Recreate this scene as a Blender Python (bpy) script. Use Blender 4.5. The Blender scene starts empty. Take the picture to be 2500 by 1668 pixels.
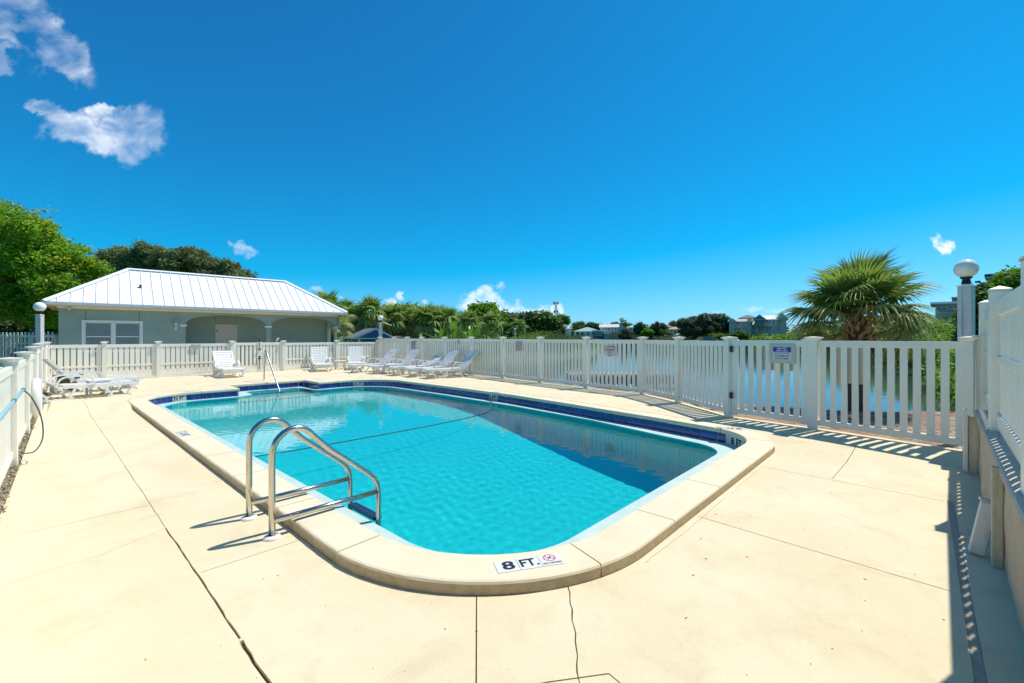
import bpy, bmesh, math, random
import numpy as np
from mathutils import Vector, Matrix, Euler
from mathutils.geometry import delaunay_2d_cdt
random.seed(7); rng = np.random.default_rng(7)
S = bpy.context.scene
COL = S.collection
R = math.radians

# ---------------------------------------------------------------- camera
CAMH = 1.5
FPX, HX, HY = 1075.0, 1250.0, 823.0      # focal length and horizon of the 2500 px wide photograph
cd = bpy.data.cameras.new("camera"); cam = bpy.data.objects.new("camera", cd); COL.objects.link(cam)
cam.location = (0, 0, CAMH); cam.rotation_euler = (R(90), 0, 0)
cd.sensor_width = 36; cd.lens = 36 * FPX / 2500; cd.shift_y = -(834 - HY) / 2500
cd.clip_start = 0.03; cd.clip_end = 20000
S.camera = cam

# ---------------------------------------------------------------- light
SUN = Vector((.500, .262, 1.0)).normalized()
sun_el = math.asin(SUN.z); sun_az = math.atan2(SUN.x, SUN.y)
sd = bpy.data.lights.new("sun", 'SUN'); sd.energy = 3.75; sd.angle = R(.53); sd.color = (1, .95, .86)
so = bpy.data.objects.new("sun", sd); COL.objects.link(so); so.rotation_euler = SUN.to_track_quat('Z', 'Y').to_euler()
S.view_settings.view_transform = 'Standard'; S.view_settings.look = 'None'
S.view_settings.exposure = 0.0; S.view_settings.gamma = 1; S.view_settings.use_curve_mapping = False
EXPOSURE = 0.42
S.view_settings.exposure = EXPOSURE

W = bpy.data.worlds.new("World"); S.world = W; W.use_nodes = True
nt = W.node_tree; nt.nodes.clear()
def N(t, tree=None, **kw):
    n = (tree or nt).nodes.new(t)
    for k, v in kw.items(): setattr(n, k, v)
    return n
def L(a, b, tree=None): (tree or nt).links.new(a, b)
def M(op, a, b=None, c=None, clamp=False):
    n = N('ShaderNodeMath', operation=op); n.use_clamp = clamp
    for i, v in enumerate((a, b, c)):
        if v is None: continue
        if isinstance(v, (int, float)): n.inputs[i].default_value = v
        else: L(v, n.inputs[i])
    return n.outputs[0]
sky = N('ShaderNodeTexSky', sky_type='NISHITA'); sky.sun_disc = False
sky.sun_elevation = sun_el; sky.sun_rotation = sun_az; sky.air_density = 1.0; sky.dust_density = .35; sky.ozone_density = 2.2
# deep, saturated grading of the sky colour as the photograph records it
sc_ = N('ShaderNodeSeparateColor'); L(sky.outputs[0], sc_.inputs[0]); cc_ = N('ShaderNodeCombineColor')
L(M('MAXIMUM', M('MULTIPLY_ADD', sc_.outputs[0], .66, -2.05), .09), cc_.inputs[0])
L(M('MULTIPLY_ADD', sc_.outputs[1], .86, -.28), cc_.inputs[1])
L(M('ADD', M('MULTIPLY', sc_.outputs[2], .99), M('MULTIPLY', sc_.outputs[0], .32)), cc_.inputs[2])
# clouds: places on the celestial sphere, given by the tangents of bearing and elevation
tc = N('ShaderNodeTexCoord'); sp = N('ShaderNodeSeparateXYZ'); L(tc.outputs['Generated'], sp.inputs[0])
ysafe = M('MAXIMUM', sp.outputs['Y'], .02)
cx = M('DIVIDE', sp.outputs['X'], ysafe); cz = M('DIVIDE', sp.outputs['Z'], ysafe)
cv = N('ShaderNodeCombineXYZ'); L(cx, cv.inputs[0]); L(cz, cv.inputs[1])
def fbm(scale, detail=8, rough=.6, dist=0.0, off=(0, 0, 0), sc=(1, 1, 1), rot=0):
    mp = N('ShaderNodeMapping'); mp.inputs['Location'].default_value = off; mp.inputs['Scale'].default_value = sc
    mp.inputs['Rotation'].default_value = (0, 0, rot); L(cv.outputs[0], mp.inputs[0])
    n = N('ShaderNodeTexNoise'); n.inputs['Scale'].default_value = scale; n.inputs['Detail'].default_value = detail
    n.inputs['Roughness'].default_value = rough; n.inputs['Distortion'].default_value = dist; L(mp.outputs[0], n.inputs['Vector'])
    return n.outputs[0]
wisp = fbm(4.6, 7, .54, .7, (3.1, 1.7, 0), (1, 1.9, 1), R(28))
fine = fbm(10, 6, .54, .5, (8.1, 2.7, 0), (1, 1.35, 1), R(20))
puff = fbm(34, 8, .6, .25, (1.2, 9.1, 0), (1, 1.2, 1))
soft = fbm(9, 4, .5, 0, (5, 5, 0))
def warp(scale, amp):
    n = N('ShaderNodeTexNoise'); n.inputs['Scale'].default_value = scale; n.inputs['Detail'].default_value = 5; n.inputs['Roughness'].default_value = .58; L(cv.outputs[0], n.inputs['Vector'])
    a = N('ShaderNodeVectorMath', operation='SUBTRACT'); L(n.outputs['Color'], a.inputs[0]); a.inputs[1].default_value = (.5, .5, .5)
    b = N('ShaderNodeVectorMath', operation='SCALE'); L(a.outputs[0], b.inputs[0]); b.inputs['Scale'].default_value = amp
    c = N('ShaderNodeVectorMath', operation='ADD'); L(cv.outputs[0], c.inputs[0]); L(b.outputs[0], c.inputs[1]); return c.outputs[0]
w_big, w_small = warp(9, .20), warp(34, .055)
def ell(px, py, rx, ry, ang):
    mp = N('ShaderNodeMapping', vector_type='TEXTURE')
    mp.inputs['Location'].default_value = ((px - HX) / FPX, (HY - py) / FPX, 0)
    mp.inputs['Rotation'].default_value = (0, 0, R(ang)); mp.inputs['Scale'].default_value = (rx / FPX, ry / FPX, 1)
    L(w_big if rx > 50 or (px < 400 and py < 400) else w_small, mp.inputs[0])
    ln = N('ShaderNodeVectorMath', operation='LENGTH'); L(mp.outputs[0], ln.inputs[0])
    return M('SUBTRACT', 1.0, ln.outputs['Value'])
def cloud(es, noise, k, gain, peak=1.0, thin=None, cap=.55):
    m = None
    for e in es:
        v = ell(*e); m = v if m is None else M('MAXIMUM', m, v)
    edge_ = M('MULTIPLY', m, 2.2, clamp=True); m = M('MINIMUM', m, cap); peak = M('MULTIPLY', edge_, peak)
    d = M('ADD', m, M('MULTIPLY', M('SUBTRACT', noise, .5), k))
    if thin is not None: return M('MULTIPLY', M('MULTIPLY', M('MULTIPLY', d, gain, clamp=True), M('MULTIPLY_ADD', thin, 2.6, -.55, clamp=True)), peak)
    return M('MULTIPLY', M('MULTIPLY', d, gain, clamp=True), peak)
streak = fbm(5.5, 5, .5, .9, (6.3, 2.2, 0), (1, 2.4, 1), R(33))
mixn = M('ADD', M('MULTIPLY', wisp, .55), M('MULTIPLY', fine, .45))
cl = [cloud([(25, 45, 165, 98, -38), (140, 108, 135, 66, -32), (190, 122, 74, 56, -50)], mixn, 3.2, 1.15, .9, streak, .33),
      cloud([(272, 328, 142, 60, -10), (330, 318, 84, 80, 0), (165, 326, 108, 42, -12), (98, 284, 64, 32, -35), (265, 264, 62, 30, 5)], mixn, 3.0, 1.3, 1.0, streak, .33),
      cloud([(5, 145, 45, 22, 0)], fine, 1.6, .8, .35),
      cloud([(603, 614, 42, 16, -8), (578, 596, 26, 12, -20)], puff, 2.6, 1.1, .5, None, .3),
      cloud([(2307, 604, 34, 22, -10), (2288, 592, 24, 20, 0)], puff, 2.4, 1.5, .9, None, .4),
      cloud([(955, 745, 36, 18, -18), (975, 724, 16, 12, 0)], puff, 1.5, 1.7, .62),
      cloud([(1036, 737, 12, 9, 0), (770, 712, 26, 12, 0), (830, 724, 14, 7, 0)], puff, 1.3, 1.2, .45),
      cloud([(1195, 745, 52, 34, 0), (1150, 745, 40, 26, 0), (1225, 765, 110, 32, -4), (1275, 765, 55, 30, 0), (1130, 765, 90, 20, 0), (1085, 768, 60, 16, 0),
             (1318, 768, 30, 26, 0), (1360, 765, 26, 28, 0), (1020, 775, 60, 22, 0), (940, 775, 90, 30, 0)], puff, 2.0, 1.3, .72),
      cloud([(1745, 766, 28, 14, 20), (1842, 753, 40, 10, 0), (1900, 757, 40, 8, 0), (2340, 730, 60, 12, 0)], puff, 1.4, 1.0, .35)]
tot = cl[0]
for c_ in cl[1:]: tot = M('MAXIMUM', tot, c_)
front = M('GREATER_THAN', sp.outputs['Y'], .03)
tot = M('MULTIPLY', tot, front, clamp=True)
# cloud shading is painted: noise mixes grey into the cloud colour
shade = M('MULTIPLY', M('ADD', soft, puff), .5)
rampc = N('ShaderNodeMix', data_type='RGBA'); L(shade, rampc.inputs[0])
rampc.inputs[6].default_value = (6.6, 7.3, 8.4, 1); rampc.inputs[7].default_value = (10.8, 10.8, 10.8, 1)
mx = N('ShaderNodeMix', data_type='RGBA'); L(tot, mx.inputs[0]); L(cc_.outputs[0], mx.inputs[6]); L(rampc.outputs[2], mx.inputs[7])
bg = N('ShaderNodeBackground'); bg.inputs[1].default_value = .095
L(mx.outputs[2], bg.inputs[0]); wo = N('ShaderNodeOutputWorld'); L(bg.outputs[0], wo.inputs[0])
S.cycles.max_bounces = 8; S.cycles.transparent_max_bounces = 24; S.cycles.volume_bounces = 0
S.cycles.caustics_reflective = False; S.cycles.caustics_refractive = True; S.cycles.blur_glossy = 1.0
S.cycles.use_adaptive_sampling = True; S.cycles.adaptive_threshold = .02

# ---------------------------------------------------------------- coordinates
UX, UY, VX, VY = -.734, .680, .680, .734       # u: along the pool towards its far end, v: across it to the right
_n = math.hypot(UX, UY); UX, UY = UX / _n, UY / _n; VX, VY = -UY * -1, UX * -1
def W2(u, v): return (u * UX + v * VX, u * UY + v * VY)
def P(u, v, z=0.0):
    x, y = W2(u, v); return Vector((x, y, z))
def G(px, py, z=0.0):
    d = (CAMH - z) * FPX / (py - HY); return Vector(((px - HX) / FPX * d, d, z))
def D(px, py, d): return Vector(((px - HX) / FPX * d, d, CAMH + (HY - py) / FPX * d))
def uv(p): return (p[0] * UX + p[1] * UY, p[0] * VX + p[1] * VY)
ANG_U = math.atan2(UY, UX); ANG_V = math.atan2(VY, VX)
def sst(a, b, x):
    t = min(1, max(0, (x - a) / (b - a))); return t * t * (3 - 2 * t)
def deckz(u, v): return -.085 * sst(13.4, 12.4, u) * (sst(8.0, 6.7, v)) if v > -90 else 0
def deckp(p): return deckz(*uv(p))

# ---------------------------------------------------------------- objects
def tag(o, label=None, cat=None, group=None, kind=None):
    if label: o['label'] = label
    if cat: o['category'] = cat
    if group: o['group'] = group
    if kind: o['kind'] = kind
    return o
def thing(name, label, cat, loc=(0, 0, 0), rz=0, group=None):
    o = bpy.data.objects.new(name, None); COL.objects.link(o); o.empty_display_size = .1
    o.location = loc; o.rotation_euler = (0, 0, rz)
    return tag(o, label, cat, group)
def link(name, me, parent=None, loc=None, rz=None, mat=None):
    o = bpy.data.objects.new(name, me); COL.objects.link(o)
    if parent is not None: o.parent = parent
    if loc is not None: o.location = loc
    if rz is not None: o.rotation_euler = (0, 0, rz)
    return o
class MB:
    """collects geometry; build() links it as one mesh object"""
    def __init__(s): s.v = []; s.f = []; s.mi = []; s.sm = []; s.m = 0
    def add(s, vs, fs, smooth=False):
        b = len(s.v); s.v += [tuple(q) for q in vs]
        for f in fs: s.f.append(tuple(b + i for i in f)); s.mi.append(s.m); s.sm.append(smooth)
        return s
    def box(s, x0, x1, y0, y1, z0, z1, T=None, ch=0):
        if ch <= 0:
            vs = [(x, y, z) for z in (z0, z1) for (x, y) in ((x0, y0), (x1, y0), (x1, y1), (x0, y1))]
            fs = [(3, 2, 1, 0), (4, 5, 6, 7), (0, 1, 5, 4), (1, 2, 6, 5), (2, 3, 7, 6), (3, 0, 4, 7)]
        else:
            def ring(i, z): return [(x0 + i, y0 + ch, z), (x0 + ch, y0 + i, z), (x1 - ch, y0 + i, z), (x1 - i, y0 + ch, z), (x1 - i, y1 - ch, z), (x1 - ch, y1 - i, z), (x0 + ch, y1 - i, z), (x0 + i, y1 - ch, z)]
            def rin(z): return [(x0 + ch, y0 + ch, z), (x0 + ch, y0 + ch, z), (x1 - ch, y0 + ch, z), (x1 - ch, y0 + ch, z), (x1 - ch, y1 - ch, z), (x1 - ch, y1 - ch, z), (x0 + ch, y1 - ch, z), (x0 + ch, y1 - ch, z)]
            vs = rin(z0) + ring(0, z0 + ch) + ring(0, z1 - ch) + rin(z1)
            fs = [tuple(range(7, -1, -1))[::1]]
            fs = [(6, 4, 2, 0), (24, 26, 28, 30)]
            for r in range(3):
                for i in range(8):
                    j = (i + 1) % 8; a, b, c, d_ = r * 8 + i, r * 8 + j, r * 8 + 8 + j, r * 8 + 8 + i
                    fs.append((a, b, c, d_))
            m = {}; nv = []; idx = []
            for q in vs:
                k = tuple(round(t, 6) for t in q)
                if k not in m: m[k] = len(nv); nv.append(q)
                idx.append(m[k])
            nf = []
            for f in fs:
                g = []
                for i in f:
                    if idx[i] not in g: g.append(idx[i])
                if len(g) > 2: nf.append(tuple(g))
            vs, fs = nv, nf
        if T is not None: vs = [T @ Vector(q) for q in vs]
        return s.add(vs, fs)
    def tube(s, pts, r, n=10, caps=True, smooth=True):
        pts = [Vector(p) for p in pts]; rs = r if isinstance(r, (list, tuple)) else [r] * len(pts)
        t0 = (pts[1] - pts[0]).normalized(); up = Vector((0, 0, 1)) if abs(t0.z) < .9 else Vector((1, 0, 0))
        a = t0.cross(up).normalized(); vs = []
        for i, p in enumerate(pts):
            if i == 0: t = pts[1] - pts[0]
            elif i == len(pts) - 1: t = pts[-1] - pts[-2]
            else: t = (pts[i + 1] - p).normalized() + (p - pts[i - 1]).normalized()
            t.normalize(); a = (a - t * a.dot(t)).normalized(); b = t.cross(a)
            for k in range(n):
                w = 2 * math.pi * k / n; vs.append(p + (a * math.cos(w) + b * math.sin(w)) * rs[i])
        fs = [(i * n + k, i * n + (k + 1) % n, (i + 1) * n + (k + 1) % n, (i + 1) * n + k) for i in range(len(pts) - 1) for k in range(n)]
        s.add(vs, fs, smooth)
        if caps:
            b = len(s.v) - len(vs)
            s.f += [tuple(b + k for k in range(n - 1, -1, -1)), tuple(b + (len(pts) - 1) * n + k for k in range(n))]; s.mi += [s.m] * 2; s.sm += [False] * 2
        return s
    def lathe(s, prof, n=24, T=None, smooth=True):
        vs = []
        for (r, z) in prof:
            for k in range(n):
                w = 2 * math.pi * k / n; vs.append(Vector((r * math.cos(w), r * math.sin(w), z)))
        if T is not None: vs = [T @ q for q in vs]
        fs = [(i * n + k, i * n + (k + 1) % n, (i + 1) * n + (k + 1) % n, (i + 1) * n + k) for i in range(len(prof) - 1) for k in range(n)]
        return s.add(vs, fs, smooth)
    def sweep(s, pts, w, h, T=None):   # flat bar (w across = local y, h thick) along a path in the xz plane
        pts = [Vector((p[0], 0, p[1])) for p in pts]; vs = []
        for i, p in enumerate(pts):
            t = (pts[min(i + 1, len(pts) - 1)] - pts[max(i - 1, 0)]).normalized(); nn = Vector((-t.z, 0, t.x))
            for (a, b) in ((-1, -1), (1, -1), (1, 1), (-1, 1)): vs.append(p + Vector((0, a * w / 2, 0)) + nn * b * h / 2)
        if T is not None: vs = [T @ q for q in vs]
        m = len(pts)
        fs = [(i * 4 + k, i * 4 + (k + 1) % 4, i * 4 + 4 + (k + 1) % 4, i * 4 + 4 + k) for i in range(m - 1) for k in range(4)]
        fs += [(3, 2, 1, 0), (m * 4 - 4, m * 4 - 3, m * 4 - 2, m * 4 - 1)]
        return s.add(vs, fs)
    def mesh(s, name, mats):
        me = bpy.data.meshes.new(name); me.from_pydata(s.v, [], s.f)
        for m in (mats if isinstance(mats, (list, tuple)) else [mats]): me.materials.append(m)
        me.polygons.foreach_set('material_index', s.mi); me.polygons.foreach_set('use_smooth', s.sm); me.update(); return me
    def build(s, name, mats, parent=None, loc=None, rz=None): return link(name, s.mesh(name, mats), parent, loc, rz)
def TR(x=0, y=0, z=0, rz=0, rx=0, ry=0): return Matrix.Translation((x, y, z)) @ Matrix.Rotation(rz, 4, 'Z') @ Matrix.Rotation(ry, 4, 'Y') @ Matrix.Rotation(rx, 4, 'X')
def copy_tree(o, parent=None):
    c = o.copy(); COL.objects.link(c)
    if parent is not None: c.parent = parent
    for ch in list(o.children): copy_tree(ch, c)
    return c

# ---------------------------------------------------------------- materials
MATS = {}
def mat(name, col, rough=.6, metal=0, var=.0, vscale=3, bump=0, bscale=40, col2=None, spec=.5, stretch=None, island=0, trans=0, coat=0, speck=0, spscale=120, speckcol=None, obj_rand=0, stain=0, staincol=None, stscale=1.2):
    if name in MATS: return MATS[name]
    m = bpy.data.materials.new(name); m.use_nodes = True; t = m.node_tree; MATS[name] = m
    b = t.nodes['Principled BSDF']
    b.inputs['Roughness'].default_value = rough; b.inputs['Metallic'].default_value = metal
    b.inputs['Specular IOR Level'].default_value = spec; b.inputs['Coat Weight'].default_value = coat
    out = None
    g = N('ShaderNodeNewGeometry', t); tcn = N('ShaderNodeTexCoord', t)
    src = tcn.outputs['Object']
    if stretch:
        mp = N('ShaderNodeMapping', t); mp.inputs['Scale'].default_value = stretch; L(src, mp.inputs[0], t); src = mp.outputs[0]
    c1 = (*col, 1); c2 = (*(col2 or [x * (1 - var) for x in col]), 1)
    cur = None
    if var or col2:
        n = N('ShaderNodeTexNoise', t); n.inputs['Scale'].default_value = vscale; n.inputs['Detail'].default_value = 6; n.inputs['Roughness'].default_value = .6
        L(src, n.inputs['Vector'], t)
        rp = N('ShaderNodeValToRGB', t); rp.color_ramp.elements[0].position = .35; rp.color_ramp.elements[1].position = .65
        rp.color_ramp.elements[0].color = c2; rp.color_ramp.elements[1].color = c1; L(n.outputs[0], rp.inputs[0], t); cur = rp.outputs[0]
    def overlay(cur, fac, colr):
        k = N('ShaderNodeMix', t, data_type='RGBA'); L(fac, k.inputs[0], t)
        if cur is None: k.inputs[6].default_value = c1
        else: L(cur, k.inputs[6], t)
        k.inputs[7].default_value = (*colr, 1); return k.outputs[2]
    if stain:
        n = N('ShaderNodeTexNoise', t); n.inputs['Scale'].default_value = stscale; n.inputs['Detail'].default_value = 9; n.inputs['Roughness'].default_value = .7; n.inputs['Distortion'].default_value = .6
        L(src, n.inputs['Vector'], t)
        rp = N('ShaderNodeMapRange', t); rp.inputs[1].default_value = .5; rp.inputs[2].default_value = .75; rp.inputs[4].default_value = stain; L(n.outputs[0], rp.inputs[0], t)
        cur = overlay(cur, rp.outputs[0], staincol or [x * .6 for x in col])
    if speck:
        n = N('ShaderNodeTexNoise', t); n.inputs['Scale'].default_value = spscale; n.inputs['Detail'].default_value = 3
        L(src, n.inputs['Vector'], t)
        rp = N('ShaderNodeMapRange', t); rp.inputs[1].default_value = .6; rp.inputs[2].default_value = .72; rp.inputs[4].default_value = speck; L(n.outputs[0], rp.inputs[0], t)
        cur = overlay(cur, rp.outputs[0], speckcol or [x * .45 for x in col])
    if island or obj_rand:
        hsn = N('ShaderNodeHueSaturation', t); rr = N('ShaderNodeMapRange', t)
        if island: L(g.outputs['Random Per Island'], rr.inputs[0], t)
        else:
            oi = N('ShaderNodeObjectInfo', t); L(oi.outputs['Random'], rr.inputs[0], t)
        a = island or obj_rand
        rr.inputs[3].default_value = 1 - a; rr.inputs[4].default_value = 1 + a; L(rr.outputs[0], hsn.inputs['Value'], t)
        if cur is None: hsn.inputs['Color'].default_value = c1
        else: L(cur, hsn.inputs['Color'], t)
        cur = hsn.outputs[0]
    if cur is None: b.inputs['Base Color'].default_value = c1
    else: L(cur, b.inputs['Base Color'], t)
    if bump:
        n = N('ShaderNodeTexNoise', t); n.inputs['Scale'].default_value = bscale; n.inputs['Detail'].default_value = 6; n.inputs['Roughness'].default_value = .65; L(src, n.inputs['Vector'], t)
        bp = N('ShaderNodeBump', t); bp.inputs['Strength'].default_value = min(1, bump); bp.inputs['Distance'].default_value = .01 * max(1, bump); L(n.outputs[0], bp.inputs['Height'], t); L(bp.outputs[0], b.inputs['Normal'], t)
    if trans:   # leaves let light through
        o = [n for n in t.nodes if n.type == 'OUTPUT_MATERIAL'][0]
        tr = N('ShaderNodeBsdfTranslucent', t); ms = N('ShaderNodeMixShader', t); ms.inputs[0].default_value = trans
        if cur is None: tr.inputs[0].default_value = c1
        else:
            hh = N('ShaderNodeHueSaturation', t); hh.inputs['Value'].default_value = 1.3; hh.inputs['Hue'].default_value = .48; L(cur, hh.inputs['Color'], t); L(hh.outputs[0], tr.inputs[0], t)
        L(b.outputs[0], ms.inputs[1], t); L(tr.outputs[0], ms.inputs[2], t); L(ms.outputs[0], o.inputs[0], t)
    return m
vinyl = mat('white_vinyl', (.89, .84, .715), .42, var=.06, vscale=1.3, obj_rand=.03, stain=.4, staincol=(.62, .60, .50), stscale=1.6)
oldwhite = mat('weathered_white_paint', (.72, .71, .66), .7, stain=.9, staincol=(.30, .27, .21), stscale=4.5, stretch=(3, 3, .6), bump=.5, bscale=30)
pvc = mat('white_plastic', (.80, .79, .75), .38, var=.05, vscale=4)
black = mat('black_metal', (.015, .015, .017), .45)
steel = mat('polished_steel', (.62, .56, .47), .2, metal=1, stain=.35, staincol=(.42, .36, .28), stscale=9, stretch=(1, 1, .5))
deckm = mat('cream_deck_coating', (.76, .66, .445), .82, col2=(.715, .60, .38), vscale=1.1, bump=.45, bscale=230, stain=.75, staincol=(.60, .46, .27), stscale=1.9, speck=.35, spscale=170, speckcol=(.42, .34, .22))
copem = mat('cream_coping', (.78, .68, .475), .78, col2=(.73, .61, .41), vscale=2.2, bump=.3, bscale=190, speck=.25, spscale=150, speckcol=(.45, .37, .25), obj_rand=.02)
tanm = mat('rough_tan_edge', (.56, .44, .27), .9, col2=(.45, .345, .205), vscale=14, bump=1, bscale=110, speck=.7, spscale=90, speckcol=(.58, .47, .30))
dark_gap = mat('joint_sand', (.20, .15, .09), .95, var=.4, vscale=60)
# ---------------------------------------------------------------- ground, lake
LAKE = [(9.8, 9.05), (7.1, 9.1), (5.17, 10.1), (4.35, 10.5), (3.95, 11.9), (2.6, 13.35), (1.3, 14.85), (0.1, 16.4), (-6.2, 23.8), (-4, 30), (-1, 36), (4, 42), (9, 50),
        (13, 62), (17, 80), (24, 110), (38, 150), (48, 200), (60, 202), (62, 170), (50, 137), (60, 131), (73, 128), (70, 108), (52, 78), (42, 59), (34, 45), (28, 34), (24, 27), (20, 19.5), (15, 12), (11.5, 9.6)]
def poly_dist(X, Y, poly):      # signed distance, negative inside
    P_ = np.stack([X, Y], -1); d = np.full(X.shape, 1e9); ins = np.zeros(X.shape, bool)
    n = len(poly)
    for i in range(n):
        a = np.array(poly[i]); b = np.array(poly[(i + 1) % n]); ab = b - a
        t = np.clip(((P_ - a) @ ab) / (ab @ ab), 0, 1); q = a + t[..., None] * ab; d = np.minimum(d, np.linalg.norm(P_ - q, axis=-1))
        c = ((a[1] > Y) != (b[1] > Y)) & (X < (b[0] - a[0]) * (Y - a[1]) / (b[1] - a[1] + 1e-12) + a[0]); ins ^= c
    return np.where(ins, -d, d)
FENCE_R = [(-6.9, 23.0), (-.327, 16.0), (.93, 14.4), (2.177, 12.9), (3.43, 11.53), (3.81, 10.05), (4.08, 8.28), (4.93, 7.2), (5.93, 5.78)]
def vleft(u): return -.27 + (u - 7) * .034
def off_line(pts, d):
    out = []
    for i, p in enumerate(pts):
        a = Vector(pts[max(i - 1, 0)]); b = Vector(pts[min(i + 1, len(pts) - 1)]); t = (b - a).normalized(); out.append((p[0] + t.y * -d, p[1] + t.x * d))
    return out
DECK = [W2(-.68, -.9), W2(-.68, 7.9)] + off_line(FENCE_R, .10)[::-1] + [W2(20.9, vleft(20.9) + .09), W2(7, vleft(7) + .09), W2(-.68, -.5)]
DECK = [DECK[0]] + DECK[1:]
def ground_z(X, Y):
    d = poly_dist(X, Y, LAKE); r = np.hypot(X, Y)
    z = -.6 + np.clip(d, -6, 1) * .45 * (d > 0) + np.clip(d, -8, 0) * .35
    far = np.clip((Y - 90) / 40, 0, 1) * np.clip(d / 24, 0, 1) * 1.9
    rb = np.clip((X - 12) / 6, 0, 1) * np.clip(d / 9, 0, 1) * 1.0 * (Y < 125)
    z = z + far + rb + (d > 1) * 0
    dd = poly_dist(X, Y, DECK)
    z = np.where(dd < -.35, -4.0, z)
    return z
def gz(x, y): return float(ground_z(np.array([float(x)]), np.array([float(y)]))[0])
rs = np.concatenate([[.01], np.geomspace(.6, 4000, 190)]); th = np.linspace(0, 2 * np.pi, 541)[:-1]
RR_, TT = np.meshgrid(rs, th, indexing='ij'); GX, GY = RR_ * np.cos(TT), RR_ * np.sin(TT); GZ = ground_z(GX, GY)
GZ = GZ + np.where(GZ > -3, np.sin(GX * .7) * np.cos(GY * .9) * .015, 0)
nr, nt_ = GX.shape
gm = bpy.data.meshes.new('ground'); vs = np.stack([GX, GY, GZ], -1).reshape(-1, 3)
i_, j_ = np.meshgrid(np.arange(nr - 1), np.arange(nt_), indexing='ij'); j2 = (j_ + 1) % nt_
fs = np.stack([i_ * nt_ + j_, (i_ + 1) * nt_ + j_, (i_ + 1) * nt_ + j2, i_ * nt_ + j2], -1).reshape(-1, 4)
gm.from_pydata(vs.tolist(), [], fs.tolist())
grassm = mat('lawn_grass', (.10, .17, .025), .95, col2=(.06, .10, .02), vscale=.9, bump=1, bscale=25, stain=.4, staincol=(.14, .12, .06), stscale=.4)
gm.materials.append(grassm); gm.polygons.foreach_set('use_smooth', [True] * len(gm.polygons))
tag(link('ground', gm), kind='structure')

def cdt(poly, holes=(), grid=None, lines=(), rough=0):
    """triangulate poly minus holes; lines are closed loops whose inside is dropped too"""
    vs = []; es = []
    def loop(pts):
        b = len(vs); vs.extend([Vector((p[0], p[1])) for p in pts]); n = len(pts); es.extend([(b + i, b + (i + 1) % n) for i in range(n)])
    loop(poly)
    for h in list(holes) + list(lines): loop(h)
    if grid is not None: vs.extend([Vector((p[0], p[1])) for p in grid])
    o = delaunay_2d_cdt(vs, es, [], 0, 1e-6)
    V_ = np.array([(q.x, q.y) for q in o[0]]); F_ = np.array([tuple(f) for f in o[2]])
    c = V_[F_].mean(1); keep = poly_dist(c[:, 0], c[:, 1], poly) < 0
    for h in list(holes) + list(lines): keep &= poly_dist(c[:, 0], c[:, 1], h) > 0
    return V_, F_[keep]
def shrinkpoly(poly, d):
    out = []; n = len(poly)
    area = sum(poly[i][0] * poly[(i + 1) % n][1] - poly[(i + 1) % n][0] * poly[i][1] for i in range(n))
    sg = 1 if area > 0 else -1
    for i in range(n):
        a, b, c = Vector(poly[i - 1]), Vector(poly[i]), Vector(poly[(i + 1) % n])
        n1 = (b - a).normalized(); n2 = (c - b).normalized(); m1 = Vector((n1.y, -n1.x)) * sg; m2 = Vector((n2.y, -n2.x)) * sg
        mm = (m1 + m2); k = 1 + m1.dot(m2)
        mm = mm / max(k, .35); q = b - mm * d; out.append((q.x, q.y))      # positive d: inwards
    return out
lk = [(x, y) for x, y in LAKE]
lk2 = []
for (x, y), (x2, y2) in zip(lk, shrinkpoly(lk, -1.0)):
    r = math.hypot(x, y); k = min(.25 + .03 * max(0, r - 18), 5); lk2.append((x + (x2 - x) * k, y + (y2 - y) * k))
V_, F_ = cdt(lk2)
m = bpy.data.meshes.new('lake_water'); m.from_pydata([(a, b, -.6) for a, b in V_], [], F_.tolist()); 
wm = bpy.data.materials.new('lake_water'); wm.use_nodes = True; t = wm.node_tree; b = t.nodes['Principled BSDF']
b.inputs['Base Color'].default_value = (.045, .075, .075, 1); b.inputs['Roughness'].default_value = .035; b.inputs['IOR'].default_value = 1.33; b.inputs['Specular IOR Level'].default_value = .5
tcn = N('ShaderNodeTexCoord', t); mp = N('ShaderNodeMapping', t); mp.inputs['Scale'].default_value = (.8, 1.6, 1); L(tcn.outputs['Object'], mp.inputs[0], t)
n = N('ShaderNodeTexNoise', t); n.inputs['Scale'].default_value = 1.6; n.inputs['Detail'].default_value = 5; L(mp.outputs[0], n.inputs['Vector'], t)
bp = N('ShaderNodeBump', t); bp.inputs['Strength'].default_value = .10; bp.inputs['Distance'].default_value = .05; L(n.outputs[0], bp.inputs['Height'], t); L(bp.outputs[0], b.inputs['Normal'], t)
m.materials.append(wm); tag(link('lake_water', m), kind='structure')

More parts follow.
